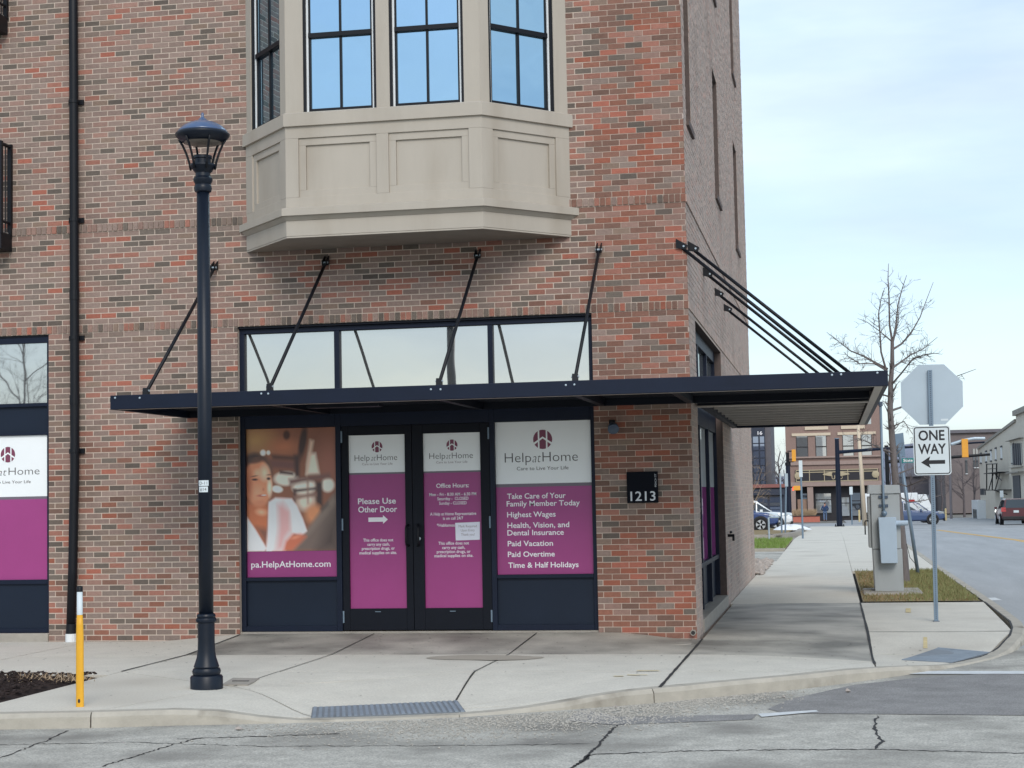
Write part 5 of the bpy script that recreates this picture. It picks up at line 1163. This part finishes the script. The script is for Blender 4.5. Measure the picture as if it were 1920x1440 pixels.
for a, b in ((1418, 1438), (1442, 1464)):
    w = MB().box(dx(a, ly), dx(b, ly), ly - .05, ly + .05, dz(958, ly), dz(930, ly)).build('shop_window', 'tower_glass', ls); MB().box(dx(a, ly) - .08, dx(b, ly) + .08, ly - .07, ly - .051, dz(929.8, ly), dz(927.5, ly)).build('window_head', 'tower_grey', w)
MB().box(dx(1410, ly), dx(1470, ly), ly - .5, ly - .06, dz(926, ly), dz(915, ly)).build('awning', 'tower_dark', ls)
# cream building on the right, running along the street
pm('cream_wall', lin(206, 197, 182), .85, .06, .5, stretch=(1, 1, 2)); pm('cream_trim', lin(150, 144, 134), .8, .06, 2); pm('frame_dark', lin(54, 58, 66), .6, .1, 3)
cw = thing('cream_building', 'long cream rendered building with black fire escape on the right', 'building', (17.5, 140, gz(140))); WX = 17.5
def wx(u, v): return atX(u, v, WX)
p0, p1 = wx(1835, 842), wx(1905, 790); ya, yb = p0[1], wx(1960, 900)[1]
roof = lambda y: p0[2] + (p1[2] - p0[2]) * (y - p0[1]) / (p1[1] - p0[1]) if y > p1[1] else p1[2]
m = MB(); prof = [(ya, -2.4), (ya, p0[2]), (p1[1], p1[2]), (p1[1] - .01, p1[2] + .45), (yb - 30, p1[2] + .45), (yb - 30, -2.4)]
m.hexa([(WX, y, z) for y, z in prof], [(WX + 14, y, z) for y, z in prof]); m.build('wall', 'cream_wall', cw)
m = MB(); m.hexa([(WX - .15, ya + .1, p0[2] - .05), (WX + 14, ya + .1, p0[2] - .05), (WX + 14, p1[1], p1[2] - .05), (WX - .15, p1[1], p1[2] - .05)], [(WX - .15, ya + .1, p0[2] + .2), (WX + 14, ya + .1, p0[2] + .2), (WX + 14, p1[1], p1[2] + .2), (WX - .15, p1[1], p1[2] + .2)]); m.build('roof_edge', 'cream_trim', cw)
MB().box(WX - .3, WX + 3, yb - 30, p1[1] - .05, p1[2] + .46, p1[2] + .9).build('parapet', 'cream_trim', cw)
def wbox(u0, v0, u1, v1, d, name, mat, parent=None):
    a, b = wx(u0, v0), wx(u1, v1); return MB().box(WX - d, WX + .05, min(a[1], b[1]), max(a[1], b[1]), min(a[2], b[2]), max(a[2], b[2])).build(name, mat, parent or cw)
w = wbox(1897, 872, 1916, 831, .06, 'window', 'far_glass'); wbox(1893, 828, 1919, 820, .4, 'window_hood', 'cream_trim', w); wbox(1896, 878, 1919, 874, .2, 'window_sill', 'cream_trim', w)
for u in (1901, 1905, 1909, 1913): wbox(u, 872, u + 1, 831, .1, 'bar', 'frame_dark', w)
wbox(1902, 942, 1913, 891, .08, 'door', 'frame_dark'); wbox(1896, 888, 1920, 883, .5, 'door_hood', 'cream_trim')
for i, (u, v0, v1) in enumerate(((1839, 850, 868), (1849, 846, 866), (1858, 844, 864), (1867, 840, 862), (1877.5, 837, 860))):
    wbox(u, v1, u + 1.5, v0, .06, 'wall_anchor', 'white_trim'); wbox(u - .5, v0 + 2, u + 2, v0 - 1.5, .1, 'wall_anchor', 'frame_dark'); wbox(u - .5, v1 + 2, u + 2, v1 - 1, .1, 'wall_anchor', 'frame_dark')
for u in (1839, 1841.5, 1844, 1847): wbox(u, 928, u + 1, 916, .06, 'vent', 'frame_dark')
wbox(1837, 976, 1848, 938, .8, 'porch', 'white_trim'); wbox(1840, 976, 1846, 955, .85, 'porch_door', 'far_glass')
# fire escape
fe = thing('fire_escape', 'black iron fire escape on the cream building', 'fire escape', tuple(wx(1880, 918)))
def wpt(u, v, d): q = wx(u, v); return (WX - d, q[1], q[2])
m = MB()
for v in (918, 887):
    q0, q1 = wx(1866, v), wx(1897, v) if v == 918 else wx(1892, v); MB().box(WX - 1.1, WX - .02, q1[1], q0[1], q0[2] - .08, q0[2]).build('platform', 'black_metal', fe)
for u0, v0, u1, v1, d in ((1871, 918, 1871, 870, 1.05), (1882, 918, 1883, 870, 1.05), (1891, 898, 1891, 870, 1.05)): MB().tube([wpt(u0, v0, d), wpt(u1, v1, d)], .06, 5).build('post', 'black_metal', fe)
MB().tube([wpt(1870, 870, 1.05), wpt(1892, 869, 1.05)], .05, 5).build('rail', 'black_metal', fe); MB().tube([wpt(1870, 879, 1.05), wpt(1892, 878, 1.05)], .035, 5).build('rail', 'black_metal', fe)
for d in (.35, .95): MB().tube([wpt(1882, 888, d), wpt(1873, 918, d)], .05, 5).build('stringer', 'black_metal', fe)
MB().tube([wpt(1884, 888, .9), wpt(1897, 900, .9)], .05, 5).build('stair', 'black_metal', fe); MB().tube([wpt(1880, 918, .9), wpt(1889, 927, .05)], .05, 5).build('brace', 'black_metal', fe)
# brown brick blocks and winter trees at the end of the side street
gy = 215.; pm('far_brown', lin(120, 111, 110), .9, .12, .5)
fb = thing('far_brick_block', 'large grey brown brick block behind the traffic signal', 'building', (14, gy, gz(gy)))
MB().box(dx(1772, gy), dx(1900, gy), gy, gy + 25, gz(gy), dz(812, gy, 1800)).build('wall', 'far_brown', fb); MB().box(dx(1771, gy), dx(1901, gy), gy - .4, gy + 25, dz(812, gy, 1800), dz(806, gy, 1800)).build('parapet', 'tower_grey', fb)
for u, v0, v1 in ((1811, 888, 862), (1826, 877, 842), (1831.5, 877, 842)):
    w = MB().box(dx(u, gy), dx(u + 4, gy), gy - .1, gy + .1, dz(v0, gy, 1800), dz(v1, gy, 1800)).build('window', 'far_glass', fb); MB().box(dx(u - .5, gy), dx(u + 4.5, gy), gy - .2, gy - .101, dz(v0 + 1.5, gy, 1800), dz(v0, gy, 1800)).build('sill', 'white_trim', w)
pm('hill', lin(128, 132, 148), .95, .2, .02); m = MB()
for i in range(81):
    x = -600 + 1200 * i / 80; h = 17 + 7 * math.sin(i * .31) + 3 * math.sin(i * .9 + 1)
    for j, (yy_, f) in enumerate(((520, 0), (600, .7), (720, 1), (900, 1))): m.v.append((x, yy_, -2 + h * f))
for i in range(80):
    for j in range(3): m.f.append((4 * i + j, 4 * i + 4 + j, 4 * i + 5 + j, 4 * i + 1 + j))
struct(m.build('hill', 'hill', smooth=True))
gh = thing('grey_house_block', 'low grey house block behind the crossing car', 'building', (9, 235, gz(235))); hy = 235.; pm('house_grey', lin(116, 112, 118), .9, .1, .4)
MB().box(dx(1692, hy), dx(1771, hy), hy, hy + 12, gz(hy), dz(893, hy, 1730)).build('wall', 'house_grey', gh)
a, b = dx(1690, hy), dx(1773, hy); MB().hexa([(a, hy - .5, dz(893, hy, 1730)), (b, hy - .5, dz(893, hy, 1730)), (b, hy + 12.5, dz(893, hy, 1730)), (a, hy + 12.5, dz(893, hy, 1730))], [(a + 1, hy + 5.5, dz(866, hy, 1730)), (b - 1, hy + 5.5, dz(866, hy, 1730)), (b - 1, hy + 6.5, dz(866, hy, 1730)), (a + 1, hy + 6.5, dz(866, hy, 1730))]).build('roof', 'tower_grey', gh)
for u in (1712, 1733, 1738): MB().box(dx(u, hy), dx(u + 3, hy), hy - .1, hy + .1, dz(938, hy, 1730), dz(928, hy, 1730)).build('window', 'white_trim', gh)
trees = [('bare tree in front of the grey house block, left one', 1706, 190, 7.2, 21), ('bare tree in front of the grey house block, right one', 1764, 195, 8.0, 22), ('dense dark bare tree under the traffic signal', 1806, 188, 8.6, 23), ('dark bare tree left of the cream building porch', 1824, 180, 7.6, 24),
         ('pale bare tree between the tower and the brown building', 1461, 230, 12.5, 25), ('lower bare tree behind the black signal pole', 1470, 210, 8.5, 26), ('bare tree between the brown building and the street tree', 1668, 240, 10, 27)]
for lb, u, y, h, s in trees: bare_tree('bare_tree', lb, dx(u, y), y, h, s, group='bare trees far down the street', dep=4, kids=5)
e = bare_tree('shrub', 'leafless pale shrub at the back corner of the side wall', dx(1409, 60), 60, 4.2, 31, 'straw', dep=3, r0=.03, kids=5, cat='shrub')

# poles, signs and signals down the street
def sign_pole(label, u, y, vt, h_px, w_px, mat='alum', lean_=0, two=False):
    x = dx(u, y); z0 = gz(y); e = thing('sign_pole', label, 'street sign', (x, y, z0), 0, 'sign poles down the side street'); zt_ = dz(vt, y, u)
    MB().tube([(x, y, z0 - .1), (x + lean_, y, zt_)], .035 if y < 70 else .05, 8).build('pole', 'galv', e)
    k = (y - CAM[1]) / F_PX; MB().box(x + lean_ - w_px * k / 2, x + lean_ + w_px * k / 2, y - .05, y - .04, zt_ - h_px * k, zt_ + .05).build('sign_plate', mat, e)
    return e
sign_pole('tall grey sign pole with narrow white sign at the pavement edge', 1502, 43, 866, 28, 6.5, 'sign_white')
sign_pole('thin sign pole left of the white car nose, nearer of a pair', 1463, 52, 890, 18, 2.2, 'alum'); sign_pole('thin leaning sign pole beside the parked white car', 1469, 53, 890, 22, 6, 'alum', .12); sign_pole('small white parking sign on a thin pole before the shop', 1595, 112, 914, 13, 6, 'sign_white')
sign_pole('small white sign on a thin pole by the cream building', 1877, 112, 921, 11, 6, 'sign_white')
# black signal pole with amber heads
pm('amber', lin(226, 158, 52), .5, .06, 6); pm('signal_red', lin(230, 70, 50), .4, .05, 5)
MATS['signal_red'].node_tree.nodes['Principled BSDF'].inputs['Emission Color'].default_value = (1, .08, .04, 1); MATS['signal_red'].node_tree.nodes['Principled BSDF'].inputs['Emission Strength'].default_value = 1.2
def head(parent, x, y, zt_, s, n=3, mat='amber', face=-1):
    b = MB().box(x - s * .5, x + s * .5, y - s * .35, y + s * .35, zt_ - s * n, zt_).build('signal_head', mat, parent, bevel=.02)
    for i in range(n):
        zc = zt_ - s * (i + .5); m = MB()
        for j in range(9):
            a = R(-10 + 200 * j / 8); m.v += [(x + s * .42 * math.cos(a), y + face * s * .35, zc + s * .42 * math.sin(a)), (x + s * .42 * math.cos(a), y + face * s * .8, zc + s * .42 * math.sin(a))]
        m.f = [(2 * j, 2 * j + 1, 2 * j + 3, 2 * j + 2) for j in range(8)]; m.build('visor', mat, b)
    return b
py = 82.; x = dx(1478, py); s1 = thing('signal_pole', 'black traffic signal pole with an amber signal behind the parked cars', 'traffic signal', (x, py, gz(py)))
MB().tube([(x, py, gz(py) - .1), (x, py, dz(870, py, 1478))], [.16, .13], 10).build('pole', 'navy', s1); MB().tube([(x, py, dz(870, py, 1478)), (x, py, dz(848, py, 1478))], .1, 10).build('upper_pole', 'black_metal', s1); MB().tube([(x, py, dz(873, py, 1478)), (x, py, dz(867, py, 1478))], .17, 10).build('collar', 'black_metal', s1)
head(s1, dx(1490, py), py - .3, dz(843, py, 1490), .235, 3, face=1); b = MB().box(dx(1487.5, py), dx(1501, py), py - .5, py - .2, dz(919.5, py, 1490), dz(911, py, 1490)).build('pedestrian_signal', 'amber', s1, bevel=.02)
MB().box(dx(1486, py), dx(1488.4, py), py - .48, py - .22, dz(920, py, 1490), dz(913, py, 1490)).build('lens', 'signal_red', b)
for v in (846, 866, 914): MB().tube([(x, py, dz(v, py, 1478)), (dx(1489, py), py - .3, dz(v, py, 1489))], .03, 6).build('bracket', 'black_metal', s1)
# mast arm pole
my = 88.; x = dx(1571.5, my); s2 = thing('mast_arm_pole', 'thick black mast arm pole standing on the pavement with arm over the street', 'traffic signal', (x, my, gz(my)))
MB().tube([(x, my, gz(my) - .02), (x, my, dz(823, my, 1571))], [.19, .13], 12).build('pole', 'navy', s2); MB().tube([(x, my, dz(823, my, 1571)), (x, my, dz(821.5, my, 1571))], .15, 12).build('cap', 'galv', s2)
MB().box(x - .3, x + .3, my - .3, my + .3, gz(my) - .02, gz(my) + .05).build('base_plate', 'black_metal', s2)
for sx_ in (-.25, .25): MB().tube([(x + sx_, my - .25, gz(my) + .05), (x + sx_, my - .25, gz(my) + .16)], .03, 6).build('anchor_bolt', 'black_metal', s2)
MB().tube([(x, my, dz(848, my, 1571)), (dx(1660, my + 3), my + 3, dz(839, my, 1660)), (dx(1848, my + 8), my + 8, dz(829, my + 8, 1848))], [.12, .09, .06], 10).build('arm', 'navy', s2)
MB().tube([(dx(1786, my + 6), my + 6, dz(833, my + 6, 1786)), (dx(1812, my + 6), my + 6, dz(825, my + 6, 1812)), (dx(1830, my + 6), my + 6, dz(822, my + 6, 1830)), (dx(1850, my + 6), my + 6, dz(822, my + 6, 1850))], .1, 8).build('lamp_arm', 'alum', s2)
sgn = head(s2, dx(1811, my + 6), my + 5.8, dz(823, my + 6, 1811), .40, 3, face=1)
s3 = thing('far_mast_arm', 'second dark mast arm crossing behind the one way sign', 'traffic signal', (dx(1640, 128), 128, gz(128)))
MB().tube([(dx(1664, 128), 128, gz(128)), (dx(1664, 128), 128, dz(835, 128, 1664))], .17, 10).build('pole', 'black_metal', s3); MB().tube([(dx(1664, 128), 128, dz(866, 128, 1664)), (dx(1858, 130), 130, dz(852, 130, 1858))], [.16, .11], 8).build('arm', 'black_metal', s3)
lpole = thing('utility_pole', 'pale tapered concrete pole in front of the brown building', 'pole', (dx(1619, 100), 100, gz(100)))
MB().tube([(dx(1619, 100), 100, gz(100) - .1), (dx(1611, 100), 100, dz(760, 100, 1611))], [.17, .09], 10).build('shaft', 'cream_stone', lpole, smooth=True)
MB().tube([(dx(1611, 100), 100, dz(760, 100, 1611)), (dx(1611, 100) + .9, 100, dz(752, 100, 1611))], .05, 8).build('arm', 'galv', lpole)
for lb, u, y, vt in (('thin pale utility pole right of the crossing car', 1781, 150, 830), ('thin pale utility pole behind the one way sign post', 1742, 160, 850)):
    e = thing('utility_pole', lb, 'pole', (dx(u, y), y, gz(y)), 0, 'far utility poles'); MB().tube([(dx(u, y), y, gz(y)), (dx(u + 2, y), y, dz(vt, y, u))], [.13, .09], 8).build('shaft', 'tower_grey', e); MB().box(dx(u + 2, y) - .9, dx(u + 2, y) + .9, y - .05, y + .05, dz(vt + 4, y, u), dz(vt + 2, y, u)).build('cross_arm', 'tower_grey', e)
for lb, u, y in (('yellow bollard beside the crossing car', 1771, 128), ('slim yellow bollard beside the pale concrete pole', 1609, 128)):
    e = thing('bollard', lb, 'bollard', (dx(u, y), y, gz(y)), 0, 'yellow bollards'); MB().tube([(dx(u, y), y, gz(y)), (dx(u, y), y, gz(y) + .95)], .08, 8).build('tube', 'chalk_yellow', e); MB().lathe([(.085, .94), (.06, 1.0), (0, 1.02)], 0, 0, 8).build('cap', 'chalk_yellow', e).matrix_basis = Matrix.Translation((0, 0, 0)) @ Matrix.Translation((dx(u, y), y, gz(y)))
# low pipe rail by the driveway
pr = thing('pipe_rail', 'short white pipe post by the parked blue car', 'post', (dx(1439, 40), 40, .05)); x = dx(1439, 40); MB().tube([(x, 40, -.05), (x, 40, dz(970.5, 40, 1439)), (x + .1, 40, dz(970, 40, 1439)), (x + .62 * .6, 40, dz(970, 40, 1445))], .03, 8).build('pipe', 'alum', pr)
# snow remnants
pm('snow', (.85, .87, .9, 1), .7, .04, 8)
for lb, u, v, rx, ry in (('small heap of old snow in front of the parked cars', 1479, 984, .9, .8),):
    y = 64. if u < 1500 else 86.; c = (dx(u, y), y); m = MB(); k = 18; z0 = gz(y) + (.1 if u < 1500 else .0)
    for j in range(5):
        for i in range(k): a = 2 * math.pi * i / k; f = 1 - j / 4.6; q = 1 + .2 * math.sin(3 * a + 1); m.v.append((c[0] + rx * f * q * math.cos(a), c[1] + ry * f * q * math.sin(a), z0 + .22 * (1 - f * f) * (1 + .3 * math.sin(5 * a))))
    for j in range(4):
        for i in range(k): q = (i + 1) % k; m.f.append((j * k + i, j * k + q, (j + 1) * k + q, (j + 1) * k + i))
    m.f.append(tuple(4 * k + i for i in range(k))); tag(m.build('snow_heap', 'snow', smooth=True), lb, 'snow')

# ---- vehicles
pm('tyre', lin(28, 28, 30), .85, .2, 20); pm('rim', lin(196, 200, 204), .35, .06, 9, metal=.5); pm('plastic', lin(34, 35, 38), .6, .1, 8); pm('chrome', lin(205, 212, 216), .2, .03, 5, metal=.6)
def wheel(parent, x, y, r, w, side):
    t_ = MB(); t_.lathe([(r * .62, -w / 2), (r * .96, -w / 2), (r, -w * .3), (r, w * .3), (r * .96, w / 2), (r * .62, w / 2)], 0, 0, 24); o = t_.build('wheel', 'tyre', parent, smooth=False)
    o.matrix_basis = Matrix.Translation((x, y, r)) @ Matrix.Rotation(R(90), 4, 'X')
    m = MB(); m.lathe([(r * .60, 0), (r * .64, 0), (r * .64, .03), (r * .58, .03)], 0, 0, 24); m.lathe([(0, 0), (r * .16, 0), (r * .16, .035), (0, .04)], 0, 0, 12)
    for i in range(5):
        a = 2 * math.pi * i / 5; c, s = math.cos(a), math.sin(a); q = [(r * .12, -r * .10), (r * .6, -r * .13), (r * .6, r * .13), (r * .12, r * .10)]
        m.hexa([(p[0] * c - p[1] * s, p[0] * s + p[1] * c, .004) for p in q], [(p[0] * c - p[1] * s, p[0] * s + p[1] * c, .03) for p in q])
    rim = m.build('rim', 'rim', o); rim.location = (0, 0, w / 2 * side - (0 if side > 0 else .03))
def car(label, loc, rz, paint, st, cab, wheels, r, half, group, plate=False, suv=True):
    """st: body stations (x, z bottom, z shoulder, half width); cab: cabin stations (x, z roof, half width at roof); x forward"""
    e = local(thing('car', label, 'car', loc, rz, group)); m = MB(); k = 10
    for (x, zb_, zs, w) in st:
        ring_ = [(w * .80, zb_), (w * .97, zb_ + .10), (w, zb_ + (zs - zb_) * .55), (w * .985, zs - .05), (w * .90, zs)]
        m.v += [(x, a, z) for a, z in ring_] + [(x, -a, z) for a, z in reversed(ring_)]
    for i in range(len(st) - 1):
        for j in range(k): q = (j + 1) % k; m.f.append((i * k + j, i * k + q, (i + 1) * k + q, (i + 1) * k + j))
    m.f.append(tuple(range(k))); n = (len(st) - 1) * k; m.f.append(tuple(n + j for j in reversed(range(k))))
    body = m.build('body', paint, e, bevel=.03)
    zsh = lambda x: np.interp(x, [s[0] for s in st][::1] if st[0][0] < st[-1][0] else [s[0] for s in st][::-1], [s[2] for s in st] if st[0][0] < st[-1][0] else [s[2] for s in st][::-1])
    m = MB()
    for (x, zr, wr) in cab: zs = zsh(x) - .03; m.v += [(x, half * .90, zs), (x, wr, zr - .04), (x, wr * .9, zr), (x, -wr * .9, zr), (x, -wr, zr - .04), (x, -half * .90, zs)]
    for i in range(len(cab) - 1):
        for j in range(5): m.f.append((i * 6 + j, i * 6 + j + 1, (i + 1) * 6 + j + 1, (i + 1) * 6 + j))
    m.f.append(tuple(range(6))); n = (len(cab) - 1) * 6; m.f.append(tuple(n + j for j in reversed(range(6))))
    m.build('cabin', paint, e, bevel=.02)
    # glazing just proud of the cabin
    def P(i, f, s): x, zr, wr = cab[i]; zs = zsh(x) - .03; return Vector((x, s * (half * .90 + (wr - half * .90) * f), zs + (zr - .04 - zs) * f))
    for s in (-1, 1):
        for i in range(len(cab) - 1):
            a, b = P(i, .12, s), P(i + 1, .12, s); c, d = P(i + 1, .9, s), P(i, .9, s)
            if min((a - d).length, (b - c).length) < .12 and max((a - d).length, (b - c).length) < .2: continue
            g = [(a * .97 + b * .03), (b * .95 + a * .05), (c * .95 + d * .05), (d * .97 + c * .03)]; off = Vector((0, s * .012, .002))
            MB().quad(*[tuple(p + off) for p in (g if s < 0 else g[::-1])]).build('side_window', 'car_glass', e)
    for i, j, sg_ in ((0, 1, 1), (len(cab) - 1, len(cab) - 2, -1)):
        x0_, z0_, w0_ = cab[i]; x1_, z1_, w1_ = cab[j]; a = Vector((x0_, 0, z0_)); b = Vector((x1_, 0, z1_)); d = (b - a); n_ = Vector((-d.z, 0, d.x)); n_ = n_.normalized() * .015; n_ = n_ if n_.z > 0 else -n_
        q = [Vector((x0_, w0_ * .88, z0_)) + d * .06, Vector((x0_, -w0_ * .88, z0_)) + d * .06, Vector((x1_, -w1_ * .86, z1_)) - d * .06, Vector((x1_, w1_ * .86, z1_)) - d * .06]
        MB().quad(*[tuple(p + n_) for p in q]).build('windscreen', 'car_glass', e)
    xf, xr = max(s[0] for s in st), min(s[0] for s in st)
    for s in (-1, 1):
        MB().hexa([(xf - .45, s * half * .99, .78), (xf - .03, s * half * .80, .76), (xf - .03, s * half * .50, .78), (xf - .40, s * half * .5, .80)][::s], [(xf - .40, s * half * .97, .93), (xf - .06, s * half * .80, .90), (xf - .06, s * half * .52, .90), (xf - .38, s * half * .5, .95)][::s]).build('headlight', 'chrome', e)
        MB().hexa([(xr - .02, s * half * .98, .85), (xr + .22, s * half * 1.01, .85), (xr + .22, s * half * .7, .85), (xr - .02, s * half * .66, .85)], [(xr + .02, s * half * .94, 1.12), (xr + .26, s * half * .96, 1.12), (xr + .26, s * half * .7, 1.12), (xr + .02, s * half * .68, 1.12)]).build('tail_light', 'tail_red', e)
        MB().hexa([(cab[1 if cab[0][0] > cab[-1][0] else -2][0] + .2, s * half * .96, 1.0)] + [(cab[1 if cab[0][0] > cab[-1][0] else -2][0] + a_, s * half * b_, 1.0) for a_, b_ in ((.36, .97), (.36, 1.14), (.2, 1.14))], [(cab[1 if cab[0][0] > cab[-1][0] else -2][0] + a_, s * half * b_, 1.13) for a_, b_ in ((.2, .97), (.34, .98), (.34, 1.13), (.2, 1.13))]).build('mirror', paint, e)
        for wx_ in wheels:
            m = MB(); k2 = 20; yy_ = s * (half + .004)
            m.v = [(wx_ + r * 1.17 * math.cos(math.pi * 2 * i / k2), yy_, r + r * 1.17 * math.sin(math.pi * 2 * i / k2)) for i in range(k2)]; m.f = [tuple(range(k2))]; m.build('wheel_arch', 'plastic', e)
            wheel(e, wx_, s * (half - .10), r, .23, -s)
    MB().box(xf - .06, xf + .02, -half * .82, half * .82, .24, .46).build('front_bumper', 'plastic', e, bevel=.03); MB().box(xf - .03, xf + .012, -half * .5, half * .5, .55, .74).build('grille', 'plastic', e)
    MB().box(xr - .05, xr + .06, -half * .9, half * .9, .34, .55).build('rear_bumper', 'plastic', e, bevel=.03)
    if plate: MB().box(xr - .075, xr - .055, -.16, .16, .78, .93).build('number_plate', 'sign_white', e)
    return e
pm('tail_red', lin(170, 30, 34), .35, .08, 6)
pm('car_blue', lin(44, 66, 116), .3, .06, 3, coat=.6); pm('car_white', lin(226, 230, 232), .3, .03, 3, coat=.6); pm('car_steel', lin(66, 86, 124), .3, .05, 3, coat=.6); pm('car_maroon', lin(84, 28, 38), .3, .06, 3, coat=.6)
SUV_ST = [(-2.25, .42, .98, .80), (-2.15, .32, 1.02, .88), (-1.4, .27, 1.03, .92), (0, .25, 1.0, .93), (.95, .26, .99, .92), (1.6, .28, .95, .90), (2.1, .32, .86, .84), (2.28, .40, .70, .74)]
SUV_CAB = [(1.15, 1.03, .76), (.35, 1.60, .62), (-.6, 1.69, .64), (-1.6, 1.66, .62), (-2.12, 1.10, .72)]
MIN_CAB = [(1.35, 1.0, .76), (.5, 1.58, .64), (-.6, 1.68, .66), (-2.17, 1.66, .64), (-2.22, 1.05, .74)]
G = 'cars down the street'
yb_ = 66.; car('blue suv parked with its nose towards the pavement', (dx(1458, yb_) - 2.28, yb_, gz(yb_) + .0), 0, 'car_blue', SUV_ST, SUV_CAB, (1.42, -1.40), .37, .93, G)
yw = 75.; car('white suv parked beyond the blue one', (dx(1484, yw) - 2.28, yw, gz(yw)), 0, 'car_white', SUV_ST, SUV_CAB, (1.42, -1.40), .37, .93, G)
yc = 106.; car('steel blue crossover crossing the junction to the right', (dx(1768, yc) - 2.28, yc, gz(yc) + ZR), 0, 'car_steel', SUV_ST, SUV_CAB, (1.42, -1.40), .37, .93, G)
ym = 92.; car('maroon minivan driving away at the right edge', (dx(1903, ym), ym + 2.3, gz(ym) + ZR), R(90), 'car_maroon', SUV_ST, MIN_CAB, (1.42, -1.40), .35, .93, G, plate=True)
# white box truck half hidden behind the crossing car
tk = local(thing('box_truck', 'white delivery truck half hidden behind the blue crossing car', 'truck', (dx(1690, 122), 122, gz(122) + ZR)))
MB().box(-3.2, 1.2, -1.1, 1.1, .9, 2.45).build('box', 'car_white', tk, bevel=.05); MB().hexa([(1.22, -1, .5), (2.6, -1, .5), (2.6, 1, .5), (1.22, 1, .5)], [(1.22, -.95, 2.3), (1.9, -.95, 2.3), (1.9, .95, 2.3), (1.22, .95, 2.3)]).build('cab', 'car_white', tk, bevel=.05)
MB().quad((1.92, -.8, 2.2), (2.35, -.85, 1.4), (2.35, .85, 1.4), (1.92, .8, 2.2)).build('windscreen', 'car_glass', tk); MB().box(.35, .95, -1.13, -1.101, 1.3, 1.9).build('decal', 'signal_decal' if False else 'tail_red', tk)
MB().box(-3.1, 2.5, -.5, .5, .45, .88).build('chassis', 'plastic', tk)
for wx_ in (1.7, -2.0):
    for s in (-1, 1): wheel(tk, wx_, s * .95, .42, .25, -s)

# ---- person walking away, hands in jacket pockets
yp = 140.; pp_ = thing('person', 'person in a dark blue jacket and jeans walking away on the pavement', 'person', (dx(1545, yp), yp, gz(yp)))
def skin(name, V_, E_, R_, mat, parent, sub=2, root=0):
    me = bpy.data.meshes.new(name); me.from_pydata(V_, E_, []); o = bpy.data.objects.new(name, me); col.objects.link(o); me.materials.append(MATS[mat])
    o.modifiers.new('skin', 'SKIN'); s = o.modifiers.new('sub', 'SUBSURF'); s.levels = sub; s.render_levels = sub
    for i, r in enumerate(R_): sv = me.skin_vertices[0].data[i]; sv.radius = r if isinstance(r, tuple) else (r, r); sv.use_root = (i == root)
    o.location = parent.location; o.parent = parent; o.matrix_parent_inverse = winv(parent); return o
pm('skin', lin(176, 128, 108), .6, .05, 9); pm('jacket', lin(38, 62, 98), .85, .12, 6); pm('jeans', lin(92, 112, 142), .9, .12, 8); pm('hair', lin(34, 28, 28), .8, .2, 20); pm('shoe', lin(40, 38, 40), .7, .1, 9)
body = skin('body', [(0, 0, .95), (.09, .0, .90), (.10, .05, .50), (.10, -.02, .09), (.10, .10, .05), (-.09, 0, .90), (-.10, -.06, .50), (-.10, -.20, .12), (-.10, -.10, .06), (0, .0, 1.15), (0, .0, 1.38), (0, .01, 1.50), (0, .03, 1.60), (0, .03, 1.70),
                     (.19, 0, 1.40), (.30, -.05, 1.14), (.18, .12, 1.0), (-.19, 0, 1.40), (-.30, -.05, 1.14), (-.18, .12, 1.0)],
            [(0, 1), (1, 2), (2, 3), (3, 4), (0, 5), (5, 6), (6, 7), (7, 8), (0, 9), (9, 10), (10, 11), (11, 12), (12, 13), (10, 14), (14, 15), (15, 16), (10, 17), (17, 18), (18, 19)],
            [(.15, .11), .085, .06, .04, .035, .085, .06, .04, .035, (.15, .10), (.16, .10), .055, .085, .07, .06, .045, .035, .06, .045, .035], 'skin', pp_)
skin('jacket', [(0, -.005, .86), (0, 0, 1.12), (0, 0, 1.38), (0, .0, 1.47), (.20, 0, 1.40), (.31, -.05, 1.14), (.19, .12, 1.0), (-.20, 0, 1.40), (-.31, -.05, 1.14), (-.19, .12, 1.0)], [(0, 1), (1, 2), (2, 3), (2, 4), (4, 5), (5, 6), (2, 7), (7, 8), (8, 9)], [(.20, .15), (.19, .14), (.21, .14), .08, .085, .07, .06, .085, .07, .06], 'jacket', pp_, root=1)
skin('trousers', [(0, 0, .93), (.095, .0, .86), (.10, .05, .50), (.10, -.02, .10), (-.095, 0, .86), (-.10, -.06, .50), (-.10, -.20, .13)], [(0, 1), (1, 2), (2, 3), (0, 4), (4, 5), (5, 6)], [(.16, .12), .10, .075, .06, .10, .075, .06], 'jeans', pp_)
skin('hair', [(0, .02, 1.64), (0, .0, 1.70), (0, .02, 1.755)], [(0, 1), (1, 2)], [.085, .10, .07], 'hair', pp_)
for sx_, a, b in ((.10, -.04, .04), (-.10, -.22, .06)): skin('shoe', [(sx_, a, b), (sx_, a + .16, b - .01)], [(0, 1)], [.05, .04], 'shoe', pp_)
